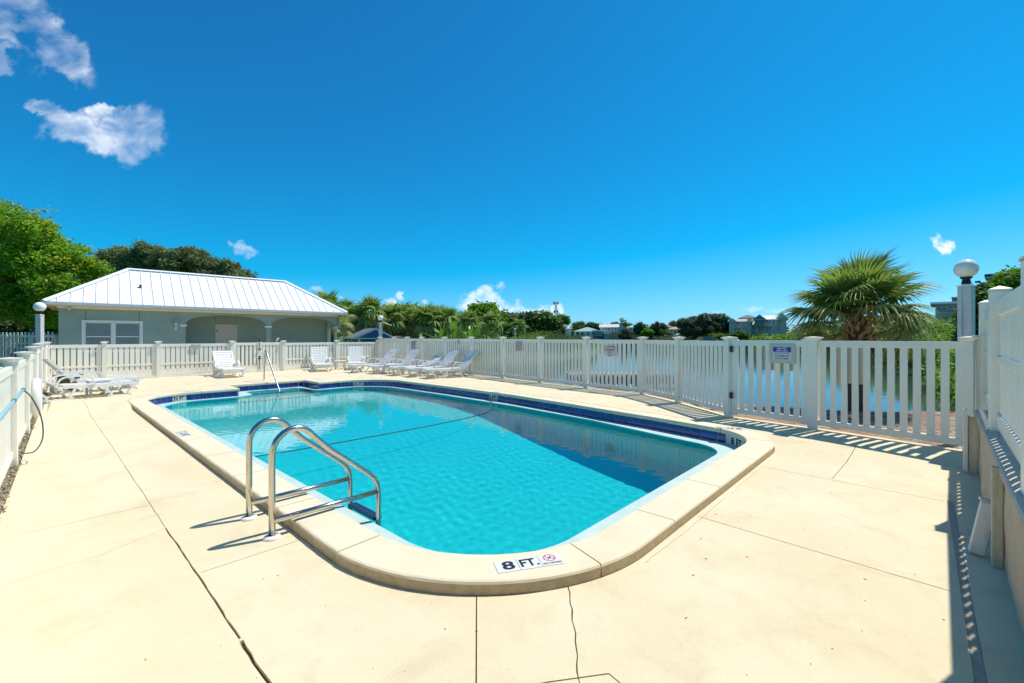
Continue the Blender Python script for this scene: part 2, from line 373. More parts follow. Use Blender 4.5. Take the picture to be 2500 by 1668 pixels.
# ---------------------------------------------------------------- pool outline
def rounded(pts, seg=.075):
    out = []; n = len(pts)
    for i in range(n):
        r = pts[i][2] if len(pts[i]) > 2 else 0
        a, b, c = Vector(pts[i - 1][:2]), Vector(pts[i][:2]), Vector(pts[(i + 1) % n][:2])
        if r <= 0: out.append(b); continue
        d1 = (a - b).normalized(); d2 = (c - b).normalized(); ang = math.acos(max(-1, min(1, d1.dot(d2)))); tl = r / math.tan(ang / 2)
        p1 = b + d1 * tl; p2 = b + d2 * tl; bis = (d1 + d2).normalized(); cen = b + bis * (r / math.sin(ang / 2))
        a1 = math.atan2(*(p1 - cen).yx); a2 = math.atan2(*(p2 - cen).yx); da = (a2 - a1 + math.pi) % (2 * math.pi) - math.pi
        k = max(3, int(abs(da) * r / seg))
        for q in range(k + 1): w = a1 + da * q / k; out.append(cen + Vector((math.cos(w), math.sin(w))) * r)
    res = []
    for i in range(len(out)):
        a, b = out[i], out[(i + 1) % len(out)]; k = max(1, int((b - a).length / .25))
        for q in range(k): res.append(a.lerp(b, q / k))
    return [W2(q.x, q.y) for q in res]
INNER_UV = [(1.82, 1.77, 1.24), (1.82, 7.52, .9), (3.7, 7.86), (4.8, 8.0), (6, 8.18), (7.8, 8.40), (10.3, 8.50), (14.6, 8.52, 1.5), (14.6, 6.35), (15.8, 6.35), (15.8, 4.05), (14.62, 4.05), (14.6, 1.80, 1.1)]
WATER_UV = [(2.2, 2.13, 1.0), (2.2, 7.25, .6), (3.3, 7.46), (5, 7.86), (7.5, 8.14), (10.5, 8.28), (14.47, 8.32, 1.3), (14.47, 6.2, .1), (15.62, 6.1, .3), (15.68, 4.45, .2), (14.75, 4.42, .12), (14.47, 4.0, .1), (14.47, 2.15, .85)]
INNER = rounded(INNER_UV); WATER = rounded(WATER_UV)
CW = .35
OUTER = shrinkpoly(INNER, -CW)

# coping stones
cum = [0]; n = len(INNER)
for i in range(n): a, b = Vector(INNER[i]), Vector(INNER[(i + 1) % n]); cum.append(cum[-1] + (b - a).length)
TOTAL = cum[-1]
def at_s(pts, s):
    s = s % TOTAL; i = max(0, min(n - 1, int(np.searchsorted(cum, s, 'right')) - 1)); f = (s - cum[i]) / max(1e-9, cum[i + 1] - cum[i])
    a, b = Vector(pts[i]), Vector(pts[(i + 1) % n]); return a.lerp(b, f)
def nearest_s(u, v):
    p = Vector(W2(u, v)); best = (1e9, 0)
    for i in range(n):
        a, b = Vector(INNER[i]), Vector(INNER[(i + 1) % n]); ab = b - a; tt = max(0, min(1, (p - a).dot(ab) / ab.length_squared)); d = (p - a - ab * tt).length
        if d < best[0]: best = (d, cum[i] + tt * ab.length)
    return best[1]
marks = [nearest_s(1.82, v) for v in (2.62, 3.55, 4.66, 6.0)] + [nearest_s(u, 1.77) for u in (3.0, 4.15, 5.42, 6.6, 7.8, 9.0, 10.2, 11.4, 12.75)] + [nearest_s(1.95, 7.05), nearest_s(2.4, 7.6)] + \
        [nearest_s(u, 8.3) for u in (3.3, 4.5, 5.7, 6.9, 8.1, 9.3, 10.5, 11.7, 12.9)] + [nearest_s(14.2, 8.1), nearest_s(14.6, 7.0), nearest_s(14.6, 6.35), nearest_s(15.2, 6.35), nearest_s(15.8, 5.6), nearest_s(15.8, 4.8), nearest_s(15.8, 4.05), nearest_s(15.0, 4.05), nearest_s(14.62, 4.05), nearest_s(14.6, 3.1), nearest_s(14.3, 2.1)]
marks = sorted(marks)
coping = thing('pool_coping', 'raised cream concrete coping band running round the rim of the swimming pool', 'pool coping')
prof = [(.03, -.075), (.008, -.07), (0, -.055), (0, -.018), (.006, -.005), (.018, 0), (CW - .02, 0), (CW - .006, -.006), (CW, -.02), (CW + .004, -.15)]
for k in range(len(marks)):
    s0, s1 = marks[k] + .005, marks[(k + 1) % len(marks)] - .005
    if s1 < s0: s1 += TOTAL
    ss = [s0] + [s0 + (s1 - s0) * q / max(1, int((s1 - s0) / .09)) for q in range(1, int((s1 - s0) / .09))] + [s1]
    cs = [c for c in cum[:-1] if s0 + .004 < c < s1 - .004] + [c + TOTAL for c in cum[:-1] if s0 + .004 < c + TOTAL < s1 - .004]
    ss = sorted([q for q in ss if all(abs(q - c) > .03 for c in cs) or q in (s0, s1)] + cs)
    mb = MB(); vs = []
    for s_ in ss:
        a = at_s(INNER, s_); bq = at_s(OUTER, s_); d = (bq - a)
        for (o, z) in prof:
            j = (random.random() - .5) * .004 if o > .3 and z < 0 else 0
            q = a + d * (o / CW); vs.append((q.x + j, q.y + j, z))
    m_ = len(prof); fs = []; mi = []
    for i in range(len(ss) - 1):
        for q in range(m_ - 1): fs.append((i * m_ + q, i * m_ + q + 1, (i + 1) * m_ + q + 1, (i + 1) * m_ + q)); mi.append(1 if q >= m_ - 2 else 0)
    e = (len(ss) - 1) * m_
    fs += [tuple(range(m_ - 1, -1, -1)), tuple(e + q for q in range(m_))]; mi += [0, 0]
    mb.add(vs, fs); mb.mi = mi
    me = mb.mesh('coping_stone', [copem, tanm]); bm_ = bmesh.new(); bm_.from_mesh(me); bmesh.ops.recalc_face_normals(bm_, faces=bm_.faces); bm_.to_mesh(me); bm_.free()
    link('coping_stone', me, coping)

# ---------------------------------------------------------------- deck slabs cut by their joints
def band(pts, w, wig=0, step=.12, end=0):
    """closed thin loop around a polyline in (u,v), wiggling like a crack"""
    q = [];
    for i in range(len(pts) - 1):
        a, b = Vector(pts[i]), Vector(pts[i + 1]); k = max(1, int((b - a).length / step))
        for j in range(k): q.append(a.lerp(b, j / k))
    q.append(Vector(pts[-1])); w_ = 0
    for i in range(1, len(q) - 1): w_ = w_ * .6 + random.uniform(-1, 1) * wig; t_ = (q[i + 1] - q[i - 1]).normalized(); q[i] = q[i] + Vector((-t_.y, t_.x)) * w_
    l, r_ = [], []
    for i, p in enumerate(q):
        t_ = (q[min(i + 1, len(q) - 1)] - q[max(i - 1, 0)]).normalized(); nn = Vector((-t_.y, t_.x)) * w / 2 * random.uniform(.75, 1.25) if wig else Vector((-t_.y, t_.x)) * w / 2
        l.append(p + nn); r_.append(p - nn)
    return [W2(a.x, a.y) for a in l + r_[::-1]]
joints = [band([(-.66, .735), (2.6, .726)], .017, .004, .07), band([(2.62, .726), (4.6, .728)], .011, .003, .08), band([(4.62, .728), (8, .74), (14.4, .74)], .006, .003, .1), band([(5.42, .75), (5.42, 1.40)], .004), band([(3.55, .75), (3.55, 1.40)], .007), band([(7.6, .75), (7.6, 1.40)], .003),
          band([(9.8, .75), (9.8, 1.40)], .003), band([(5.29, -.30), (5.33, .72)], .007, .001), band([(4.28, -.34), (4.36, .3), (4.58, .72)], .005, .004),
          band([(2.1, 1.93), (1.45, 1.33), (1.0, .9)], .007), band([(1.80, 2.50), (1.56, 2.20), (1.35, 1.96), (1.15, 1.70), (1.04, 1.60)], .007, .008, .05),
          band([(1.43, 1.33), (1.25, 1.6), (1.075, 1.83)], .008), band([(1.075, 1.83), (.93, 1.8), (.5, 1.70)], .008),
          band([(1.44, 3.97), (-.17, 3.87)], .009), band([(1.44, 6.02), (-.17, 5.95)], .009), band([(.72, 6.04), (.62, 8.3)], .008, .002),
          band([(1.52, 7.40), (.95, 7.75), (.62, 8.2)], .004), band([(2.9, 8.28), (4, 8.62), (6, 8.9), (10, 9.2), (13.2, 9.22), (15.3, 8.9)], .006, .001),
          band([(1.415, 2.9), (1.40, 3.7), (1.41, 4.6)], .0035, .006, .045), band([(1.40, 4.75), (1.415, 5.6), (1.40, 6.5)], .003, .006, .045), band([(16.25, 4.0), (20.85, 3.98)], .005), band([(16.25, 6.42), (20.85, 6.42)], .004), band([(14.5, .80), (20.85, .80)], .006), band([(15.2, 1.3), (15.2, 3.6)], .004), band([(17.4, .85), (17.4, 3.9)], .004), band([(17.4, 4.05), (17.4, 6.4)], .004), band([(15.4, 8.9), (17.6, 11.2)], .004),
          band([(7, 9.05), (6.9, 10.6)], .004), band([(11, 9.3), (11.2, 11.2)], .004), band([(-.26, 1.2), (-.60, 1.2)], .004), band([(-.26, 5.9), (-.60, 5.88)], .004), band([(-.215, 6.0), (-.200, 1.0)], .044)]
lo = np.array(DECK).min(0); hi = np.array(DECK).max(0)
gxs, gys = np.meshgrid(np.arange(lo[0], hi[0], .45), np.arange(lo[1], hi[1], .45)); gp = np.stack([gxs.ravel(), gys.ravel()], -1); gp += rng.normal(size=gp.shape) * .04
HOLE = shrinkpoly(INNER, -(CW + .007))
keep = (poly_dist(gp[:, 0], gp[:, 1], DECK) < -.1) & (poly_dist(gp[:, 0], gp[:, 1], HOLE) > .1)
V_, F_ = cdt(DECK, [HOLE], gp[keep], joints)
par = list(range(len(F_)))
def find(a):
    while par[a] != a: par[a] = par[par[a]]; a = par[a]
    return a
ed = {}
for fi, f in enumerate(F_):
    for q in range(3):
        k = tuple(sorted((int(f[q]), int(f[(q + 1) % 3]))))
        if k in ed: par[find(fi)] = find(ed[k])
        else: ed[k] = fi
groups = {}
for fi in range(len(F_)): groups.setdefault(find(fi), []).append(fi)
def areaf(fl):
    a = V_[F_[fl]]; return abs(np.cross(a[:, 1] - a[:, 0], a[:, 2] - a[:, 0])).sum() / 2
deck = tag(bpy.data.objects.new('pool_deck', None), kind='structure'); COL.objects.link(deck)
for gl in groups.values():
    if areaf(gl) < .01: continue
    idx = {}; vs = []; fs = []; cnt = {}
    for fi in gl:
        f = [int(q) for q in F_[fi]]
        for q in f:
            if q not in idx: x, y = V_[q]; idx[q] = len(vs); vs.append((x, y, deckp((x, y))))
        ff = [idx[q] for q in f]; fs.append(tuple(ff))
        for q in range(3): e = (ff[q], ff[(q + 1) % 3]); cnt[tuple(sorted(e))] = cnt.get(tuple(sorted(e)), []) + [e]
    a, b_, c_ = [Vector(vs[q]) for q in fs[0]]
    nb = len(vs); low = {}
    for k, e in cnt.items():
        if len(e) == 1:
            p, q = e[0]
            for w_ in (p, q):
                if w_ not in low: low[w_] = len(vs); vs.append((vs[w_][0], vs[w_][1], vs[w_][2] - .05))
            fs.append((q, p, low[p], low[q]))
    m = bpy.data.meshes.new('deck_slab'); m.from_pydata(vs, [], fs); m.materials.append(deckm)
    bm_ = bmesh.new(); bm_.from_mesh(m); bmesh.ops.recalc_face_normals(bm_, faces=bm_.faces)
    if bm_.faces[0].normal.z < 0: bmesh.ops.reverse_faces(bm_, faces=bm_.faces)
    bm_.to_mesh(m); bm_.free(); link('deck_slab', m, deck)
# sand under the joints
V2, F2 = cdt(shrinkpoly(DECK, .02), [shrinkpoly(INNER, -.2)], gp[keep])
m = bpy.data.meshes.new('joint_sand'); m.from_pydata([(a, b, deckp((a, b)) - .016) for a, b in V2], [], F2.tolist()); m.materials.append(dark_gap); link('joint_sand', m, deck)

# ---------------------------------------------------------------- pool shell
pool = tag(bpy.data.objects.new('swimming_pool', None), 'rounded swimming pool with white plaster basin and blue tile band', 'swimming pool'); COL.objects.link(pool)
plaster = mat('pool_plaster', (.08, .77, .72), .7, col2=(.07, .73, .69), vscale=1.6, stain=.25, staincol=(.06, .62, .66), stscale=.8)
stepm = mat('pool_step_plaster', (.66, .74, .68), .7, var=.08, vscale=4)
ledgem = mat('pool_ledge_plaster', (.54, .64, .58), .6, col2=(.44, .58, .53), vscale=5, bump=.2, bscale=60)
BACK = shrinkpoly(INNER, -.035)
V2, F2 = cdt(BACK, [WATER]); m = bpy.data.meshes.new('ledge'); m.from_pydata([(a, b, -.229) for a, b in V2], [], F2.tolist()); m.materials.append(ledgem); link('ledge', m, pool)
def zfloor(u): return -2.12 + .95 * sst(4.5, 10.5, u)
lo = np.array(WATER).min(0); hi = np.array(WATER).max(0); gxs, gys = np.meshgrid(np.arange(lo[0], hi[0], .3), np.arange(lo[1], hi[1], .3)); g2 = np.stack([gxs.ravel(), gys.ravel()], -1)
sd_ = poly_dist(g2[:, 0], g2[:, 1], WATER); g2 = g2[sd_ < -.08]
V2, F2 = cdt(WATER, (), g2)
dist = -poly_dist(V2[:, 0], V2[:, 1], WATER)
def basin_z(p, d_): zf = zfloor(uv(p)[0]); c = min(1, d_ / .45); return zf + .35 * (1 - math.sqrt(max(0, 1 - (1 - c) ** 2)))
vs = [(a, b, basin_z((a, b), dd)) for (a, b), dd in zip(V2, dist)]
m = bpy.data.meshes.new('basin_floor'); m.from_pydata(vs, [], F2.tolist()); m.materials.append(plaster); m.polygons.foreach_set('use_smooth', [True] * len(m.polygons)); link('basin_floor', m, pool)
mb = MB(); k = len(WATER); mb.add([(x, y, -.229) for x, y in WATER] + [(x, y, basin_z((x, y), 0) - .02) for x, y in WATER], [(i, (i + 1) % k, k + (i + 1) % k, k + i) for i in range(k)], True)
mb.build('basin_wall', plaster, pool)
mb = MB(); k = len(BACK); mb.add([(x, y, -.06) for x, y in BACK] + [(x, y, -.235) for x, y in BACK], [(i, (i + 1) % k, k + (i + 1) % k, k + i) for i in range(k)])
mb.build('grout_band', mat('grout', (.62, .66, .68), .8, var=.2, vscale=20), pool)
stepT = Matrix(((UX, VX, 0, 0), (UY, VY, 0, 0), (0, 0, 1, 0), (0, 0, 0, 1)))
for (u0, u1, zt) in ((15.15, 15.8, -.42), (14.62, 15.15, -.66), (14.05, 14.62, -.92)):
    mb = MB(); mb.box(u0, u1 - .003, 4.1 if u0 > 14.5 else 4.0, 6.3, -1.3, zt, stepT, .03); mb.build('pool_step', stepm, pool)

# tiles
TW = .1524
tilem = mat('cobalt_tile', (.012, .030, .21), .12, col2=(.02, .055, .30), vscale=16, coat=.4, obj_rand=.22)
tmb = MB(); tmb.box(-.0725, .0725, 0, .007, -.0725, .0725, None, .003); tile_me = tmb.mesh('tile', tilem)
band_line = shrinkpoly(INNER, -.030)
markers = [('3½ FT.', nearest_s(14.5, 2.62), .30), ('3½ FT', nearest_s(14.6, 7.72), .30), ('5 FT', nearest_s(8.55, 8.44), .30), ('8 FT', nearest_s(2.17, 7.38), .30)]
def frame_at(line, s_):
    a = at_s(line, s_ - .03); b = at_s(line, s_ + .03); c = at_s(line, s_); t_ = (b - a).normalized(); return c, math.atan2(t_.y, t_.x)
s_ = 0; nt2 = int(TOTAL / TW); tw = TOTAL / nt2
inw = 1
cq, aq = frame_at(band_line, 5.0); nq = Vector((-math.sin(aq), math.cos(aq)))
inw = 1 if poly_dist(np.array([cq.x + nq.x * .1]), np.array([cq.y + nq.y * .1]), INNER)[0] < 0 else -1
for i in range(nt2):
    s_ = (i + .5) * tw
    if any(abs((s_ - ms + TOTAL / 2) % TOTAL - TOTAL / 2) < w / 2 + .03 for _, ms, w in markers): continue
    c, a = frame_at(band_line, s_)
    o = link('tile', tile_me, pool, (c.x, c.y, -.1515), a if inw > 0 else a + math.pi)
# water body
WB = shrinkpoly(WATER, -.02)
lo = np.array(WB).min(0); hi = np.array(WB).max(0)
CAUSTIC = True
res_w = .032
gxs, gys = np.meshgrid(np.arange(lo[0], hi[0], res_w), np.arange(lo[1], hi[1], res_w)); g3 = np.stack([gxs.ravel(), gys.ravel()], -1)
g3 = g3 + rng.normal(size=g3.shape) * .004
sd_ = poly_dist(g3[:, 0], g3[:, 1], WB); g3 = g3[sd_ < -.04]
V2, F2 = cdt(WB, (), g3)
def waves(x, y):
    z = np.zeros_like(x); r2 = np.random.default_rng(3)
    for k in range(64):
        lam = r2.uniform(.085, .24) if k < 48 else r2.uniform(.5, 2.4); a = r2.uniform(0, 2 * np.pi); ph = r2.uniform(0, 6.28); amp = .00021 * lam * (1.0 if k < 48 else .34)
        z += amp * np.sin((x * np.cos(a) + y * np.sin(a)) * 2 * np.pi / lam + ph)
    return z
zt = -.245 + waves(V2[:, 0], V2[:, 1])
vs = [(a, b, c) for (a, b), c in zip(V2, zt)]; nb = len(vs)
k = len(WB); vs += [(x, y, -2.9) for x, y in WB]
fs = [tuple(int(q) for q in f) for f in F2]; nt3 = len(fs)
# the first k vertices of the triangulation are the outline
fs += [(i, (i + 1) % k, nb + (i + 1) % k, nb + i) for i in range(k)] + [tuple(nb + i for i in range(k))]
m = bpy.data.meshes.new('pool_water'); m.from_pydata(vs, [], fs)
bm_ = bmesh.new(); bm_.from_mesh(m); bmesh.ops.recalc_face_normals(bm_, faces=bm_.faces); bm_.faces.ensure_lookup_table()
if bm_.faces[0].normal.z < 0: bmesh.ops.reverse_faces(bm_, faces=bm_.faces)
for f in bm_.faces: f.smooth = abs(f.normal.z) > .5
for e in bm_.edges:
    if len(e.link_faces) == 2 and e.link_faces[0].smooth != e.link_faces[1].smooth: e.smooth = False
bm_.to_mesh(m); bm_.free()
pw = bpy.data.materials.new('pool_water'); pw.use_nodes = True; t = pw.node_tree; t.nodes.clear()
o = N('ShaderNodeOutputMaterial', t)
if CAUSTIC:
    gl = N('ShaderNodeBsdfRefraction', t); gl.inputs['IOR'].default_value = 1.33; gl.inputs['Roughness'].default_value = 0; gl.inputs['Color'].default_value = (.38, .93, .98, 1)
    fr = N('ShaderNodeFresnel', t); fr.inputs[0].default_value = 1.33; gs = N('ShaderNodeBsdfGlossy', t); gs.inputs['Roughness'].default_value = .015; gs.inputs['Color'].default_value = (1, 1, 1, 1)
    ms = N('ShaderNodeMixShader', t); L(fr.outputs[0], ms.inputs[0], t); L(gl.outputs[0], ms.inputs[1], t); L(gs.outputs[0], ms.inputs[2], t); L(ms.outputs[0], o.inputs[0], t)
else:
    fr = N('ShaderNodeFresnel', t); fr.inputs[0].default_value = 1.33; tr = N('ShaderNodeBsdfTransparent', t); gs = N('ShaderNodeBsdfGlossy', t); gs.inputs['Roughness'].default_value = .02
    ms = N('ShaderNodeMixShader', t); L(fr.outputs[0], ms.inputs[0], t); L(tr.outputs[0], ms.inputs[1], t); L(gs.outputs[0], ms.inputs[2], t); L(ms.outputs[0], o.inputs[0], t)
m.materials.append(pw); wo_ = tag(link('pool_water', m), kind='structure')
if CAUSTIC:
    wo_.cycles.is_caustics_caster = True; sd.cycles.is_caustics_light = True
    for ob in pool.children: ob.cycles.is_caustics_receiver = True
# lane rope
mb = MB(); rp = [Vector((*W2(*q), z)) for q, z in (((7.02, 2.14), -.22), ((7.03, 2.6), -.236), ((7.02, 4.2), -.238), ((7.08, 5.8), -.238), ((7.28, 6.9), -.236), ((7.75, 7.7), -.235), ((8.3, 8.15), -.20), ((8.45, 8.36), -.10))]
def smoothpath(pts, k=8):
    out = []
    for i in range(len(pts) - 1):
        p0, p1, p2, p3 = pts[max(i - 1, 0)], pts[i], pts[i + 1], pts[min(i + 2, len(pts) - 1)]
        for q in range(k): t_ = q / k; out.append(.5 * ((2 * p1) + (p2 - p0) * t_ + (2 * p0 - 5 * p1 + 4 * p2 - p3) * t_ ** 2 + (3 * p1 - p0 - 3 * p2 + p3) * t_ ** 3))
    out.append(pts[-1]); return out
mb.tube(smoothpath(rp), .007, 6); ro = mb.build('rope', mat('navy_rope', (.015, .03, .07), .8)); tag(ro, 'thin dark blue rope stretched across the pool at the water surface', 'rope')

# ---------------------------------------------------------------- fences
PW, PH, PT = .088, 1.3, .022
def mk(name, fn, m): mb = MB(); fn(mb); return mb.mesh(name, m)
capm = {}
def cap_mesh(w, flat):
    key = (w, flat)
    if key not in capm:
        mb = MB(); h = w / 2
        prof = [(h + .002, 0), (h + .006, .006), (h + .012, .020), (h + .030, .034), (h + .042, .042), (h + .042, .056), (h * .2, .068), (0, .070)] if not flat else [(h + .008, 0), (h + .008, .018), (0.0, .052)]
        vs = []
        for (r, z) in prof: vs += [(-r, -r, z), (r, -r, z), (r, r, z), (-r, r, z)]
        fs = [(i * 4 + q, i * 4 + (q + 1) % 4, i * 4 + 4 + (q + 1) % 4, i * 4 + 4 + q) for i in range(len(prof) - 1) for q in range(4)]
        mb.add(vs, fs); capm[key] = mb.mesh('post_cap', vinyl)
    return capm[key]
meshc = {}
def boxmesh(name, x, y, z, m, ch=.003):
    key = (name, round(x, 3), round(y, 3), round(z, 3), m.name)
    if key not in meshc: mb = MB(); mb.box(-x / 2, x / 2, -y / 2, y / 2, 0, z, None, min(ch, x / 3, y / 3, z / 3)); meshc[key] = mb.mesh(name, m)
    return meshc[key]
def post(par_, x, y, z0, top, w=.127, rz=0, flat=False, m=None, cap=True):
    o = link('post', boxmesh('post', w, w, top - .06 - z0, m or vinyl, .004), par_, (x, y, z0), rz)
    if cap: c = link('post_cap', cap_mesh(w, flat), o, (0, 0, top - .06 - z0))
    return o
def panel(par_, a, b, z0, rail_top, bot, w=.127, pitch=.14, rh=.10, skip=None, pw=PW, zb=None, mid=None, gatestile=False, m=None, rt=.052, pt_=PT):
    a = Vector(a); b = Vector(b); d = (b - a); Lh = d.length - w; t_ = d.normalized(); rz = math.atan2(t_.y, t_.x); m = m or vinyl
    c = (a + b) / 2
    link('rail', boxmesh('rail', Lh + .01, rt, rh, m), par_, (c.x, c.y, rail_top - rh), rz)
    link('rail', boxmesh('rail', Lh + .01, rt, rh * .9, m), par_, (c.x, c.y, bot), rz)
    if mid: link('rail', boxmesh('rail', Lh + .01, rt * .9, .06, m), par_, (c.x, c.y, mid), rz)
    k = max(1, int(round(Lh / pitch))); pt = Lh / k; hh = rail_top - rh - bot - rh * .9 + .03
    if gatestile:
        for sgn in (-1, 1):
            q = c + t_ * sgn * (Lh / 2 - .055); link('stile', boxmesh('stile', .10, .06, rail_top + .025 - bot + .03, m), par_, (q.x, q.y, bot - .03), rz)
        Li = Lh - .22; k = max(1, int(round(Li / pitch))); pt = Li / k
        for i in range(k): q = c + t_ * (-Li / 2 + (i + .5) * pt); link('picket', boxmesh('picket', pw, pt_, hh, m, .002), par_, (q.x, q.y, bot + rh * .9 - .015), rz)
        return
    for i in range(k): q = c + t_ * (-Lh / 2 + (i + .5) * pt); link('picket', boxmesh('picket', pw, pt_, hh, m, .002), par_, (q.x, q.y, bot + rh * .9 - .015), rz)
# right fence beside the lake
def ray(px, A, B):
    r = (px - HX) / FPX; A = Vector(A[:2]); B = Vector(B[:2]); d = B - A; s_ = (r * A.y - A.x) / (d.x - r * d.y); return A + d * s_
fr_ = thing('picket_fence', 'long white vinyl picket fence between the pool deck and the lake', 'fence')
C0 = (-6.9, 23.0); P0 = (-.327, 16.0)
rp_ = [Vector(C0)] + [ray(px, C0, P0) for px in (962.6, 994.4, 1029.7, 1085.7, 1150.7)] + [Vector(q) for q in FENCE_R[1:7]]
for i, q in enumerate(rp_):
    nx = rp_[min(i + 1, len(rp_) - 1)]; pv = rp_[max(i - 1, 0)]; a = math.atan2((nx - pv).y, (nx - pv).x)
    post(fr_, q.x, q.y, -.02, 1.50, rz=a)
for a, b in zip(rp_[:-1], rp_[1:]): panel(fr_, a, b, 0, 1.425, .07)
gp1, gp2 = Vector(FENCE_R[6]), Vector(FENCE_R[7])
gate = thing('fence_gate', 'white picket gate with black hinges next to the blue cleaning sign', 'gate')
panel(gate, gp1, gp2, 0, 1.44, .085, pitch=.155, gatestile=True)
td = (gp2 - gp1).normalized(); ag = math.atan2(td.y, td.x)
for z in (.36, 1.22):
    q = gp1 + td * .075 + Vector((-td.y, td.x)) * -.066
    link('hinge', boxmesh('hinge', .055, .02, .11, black, .002), gate, (q.x, q.y, z), ag)
fr2 = thing('picket_fence', 'wide spaced white picket fence panel before the palm and brick paving', 'fence')
gp3 = Vector(FENCE_R[8])
post(fr2, gp2.x, gp2.y, -.02, 1.50, .135, ag)
panel(fr2, gp2, gp3 + (gp3 - gp2).normalized() * .1, 0, 1.44, .07, pitch=.138, pw=.085)
post(fr2, gp3.x + .04, gp3.y - .02, -.08, 1.50, .10, ag)

# back fence, along v at u = 20.75
bf = thing('picket_fence', 'white picket fence at the back of the deck before the green pool house', 'fence')
UB = 20.75
def bray(px): r = (px - HX) / FPX; A = W2(UB, 0); v = (r * A[1] - A[0]) / (VX - r * VY); return Vector(W2(UB, v)), v
cornerL = Vector(W2(UB, .227))
bps = [cornerL] + [bray(px)[0] for px in (254.7, 386.4, 566)]
bps2 = [bray(692)[0], bray(822)[0], Vector((-6.98, 22.95))]
for q in bps + bps2: post(bf, q.x, q.y, -.02, 1.34, .13, ANG_V)
for a, b in list(zip(bps[:-1], bps[1:])) + list(zip(bps2[:-1], bps2[1:])): panel(bf, a, b, 0, 1.24, .06, pitch=.15, pw=.120, mid=.46)
dg = thing('double_gate', 'white double picket gate with black drop bolts in the back fence', 'gate')
gA, gB = bps[-1], bps2[0]; gm_ = bray(633)[0]
tg = (gB - gA).normalized()
for a, b in ((gA + tg * .03, gm_ + tg * .045), (gm_ - tg * .02, gB - tg * .03)): panel(dg, a, b, 0, 1.26, .05, pitch=.15, pw=.105, gatestile=True, w=.06)
nn_ = Vector((-UX, -UY)) * .05
q = gm_ + nn_
mb = MB(); mb.tube([(q.x, q.y, .12), (q.x, q.y, .62)], .012, 6); mb.box(-.05, .05, -.02, .02, .56, .60, TR(q.x, q.y, 0, ANG_V)); mb.box(-.03, .03, -.02, .02, .64, .69, TR(q.x, q.y, 0, ANG_V))
mb.build('drop_bolt', black, dg)
mb = MB(); mb.tube([(q.x, q.y, 1.0), (q.x, q.y, 1.36)], .011, 6); mb.box(-.05, .05, -.02, .02, .95, .99, TR(q.x, q.y, 0, ANG_V)); mb.tube([(q.x, q.y, 1.33), (q.x, q.y, 1.40)], .02, 6)
mb.build('latch', black, dg)
# left fence
lf = thing('picket_fence', 'sunlit white picket fence along the left edge of the deck', 'fence')
lus = [3.3, 5.8, 8.3, 10.8, 13.3, 15.8, 18.3]
lps = [Vector(W2(u, vleft(u))) for u in lus]
al = math.atan2((lps[1] - lps[0]).y, (lps[1] - lps[0]).x)
lzs = [-.10 + .1 * sst(9, 16, u) for u in lus]
for q, z in zip(lps, lzs): post(lf, q.x, q.y, z - .02, z + 1.34, .13, al)
for (a, b), z in zip(zip(lps, lps[1:] + [cornerL]), lzs): panel(lf, a, b, 0, z + 1.24, z + .08, pitch=.155, pw=.105)
for q, z in list(zip(lps, lzs)):   # leaning timber props bolted to the posts
    d_ = Vector((VX, VY)); 
# near end behind the camera
lq = Vector(W2(.9, vleft(.9) - .1)); panel(lf, lq, lps[0], 0, 1.14, -.02, pitch=.155, pw=.105); post(lf, lq.x, lq.y, -.12, 1.24, .13, al)

# ---------------------------------------------------------------- stucco wall with the fence on it
stucco = mat('tan_stucco', (.64, .52, .37), .9, col2=(.55, .44, .31), vscale=2.5, bump=2.2, bscale=38, stain=.3, staincol=(.33, .26, .18), stscale=2)
capst = mat('grey_wall_coating', (.60, .53, .42), .85, col2=(.52, .46, .37), vscale=4, bump=.5, bscale=90)
wall = thing('stucco_wall', 'low rough tan stucco wall on the right carrying a white fence', 'wall')
def wu(v): return -.36 - .025 * (v - 2)
WT = .62
wvs = [(-1.6), -.4, .8, 2.0, 3.2, 4.4, 5.4, 6.2, 6.9, 7.35, 7.62, 7.72]
def wallx(v, o): return W2(wu(v) - o, v)
mb = MB(); vs = []; 
import math as _m
nv_ = 60; vv = np.linspace(-1.6, 7.74, 120); zz = [-.14, .05, .2, .35, .48, .56]
for v in vv:
    bul = .05 * math.exp(-((v - 6.05) / .22) ** 2)
    for z in zz:
        f = bul * math.exp(-((z - .12) / .16) ** 2) + .006 * math.sin(v * 9) * math.sin(z * 12 + v)
        x, y = wallx(v, -f); vs.append((x, y, z))
k = len(zz)
fs = [(i * k + j, (i + 1) * k + j, (i + 1) * k + j + 1, i * k + j + 1) for i in range(len(vv) - 1) for j in range(k - 1)]
mb.add(vs, fs, True)
b0 = [wallx(7.74, 0), wallx(7.74, .36)]
mb.add([(*b0[0], -.14), (*b0[1], -.14), (*b0[1], .56), (*b0[0], .56)], [(0, 1, 2, 3)])
mb.add([(*wallx(-1.6, .36), -.3), (*wallx(7.74, .36), -.3), (*wallx(7.74, .36), .56), (*wallx(-1.6, .36), .56)], [(0, 1, 2, 3)])
mb.build('wall_face', stucco, wall)
mb = MB(); prof = [(0.0, .55), (-.022, .56), (-.026, .60), (-.016, .618), (.01, .622), (.39, .622), (.40, .55)]
vs = []; fs = []
for v in vv:
    for (o_, z) in prof:
        x, y = wallx(v + (0.03 if v > 7.7 else 0), o_); vs.append((x, y, z + .004 * math.sin(v * 3)))
k = len(prof); fs = [(i * k + j, (i + 1) * k + j, (i + 1) * k + j + 1, i * k + j + 1) for i in range(len(vv) - 1) for j in range(k - 1)]
e = (len(vv) - 1) * k; mb.add(vs, fs, False); mb.add([vs[e + j] for j in range(k)], [tuple(range(k))])
mb.mi = [1 if (i % (k - 1)) < 2 else 0 for i in range(len(fs))] + [0]
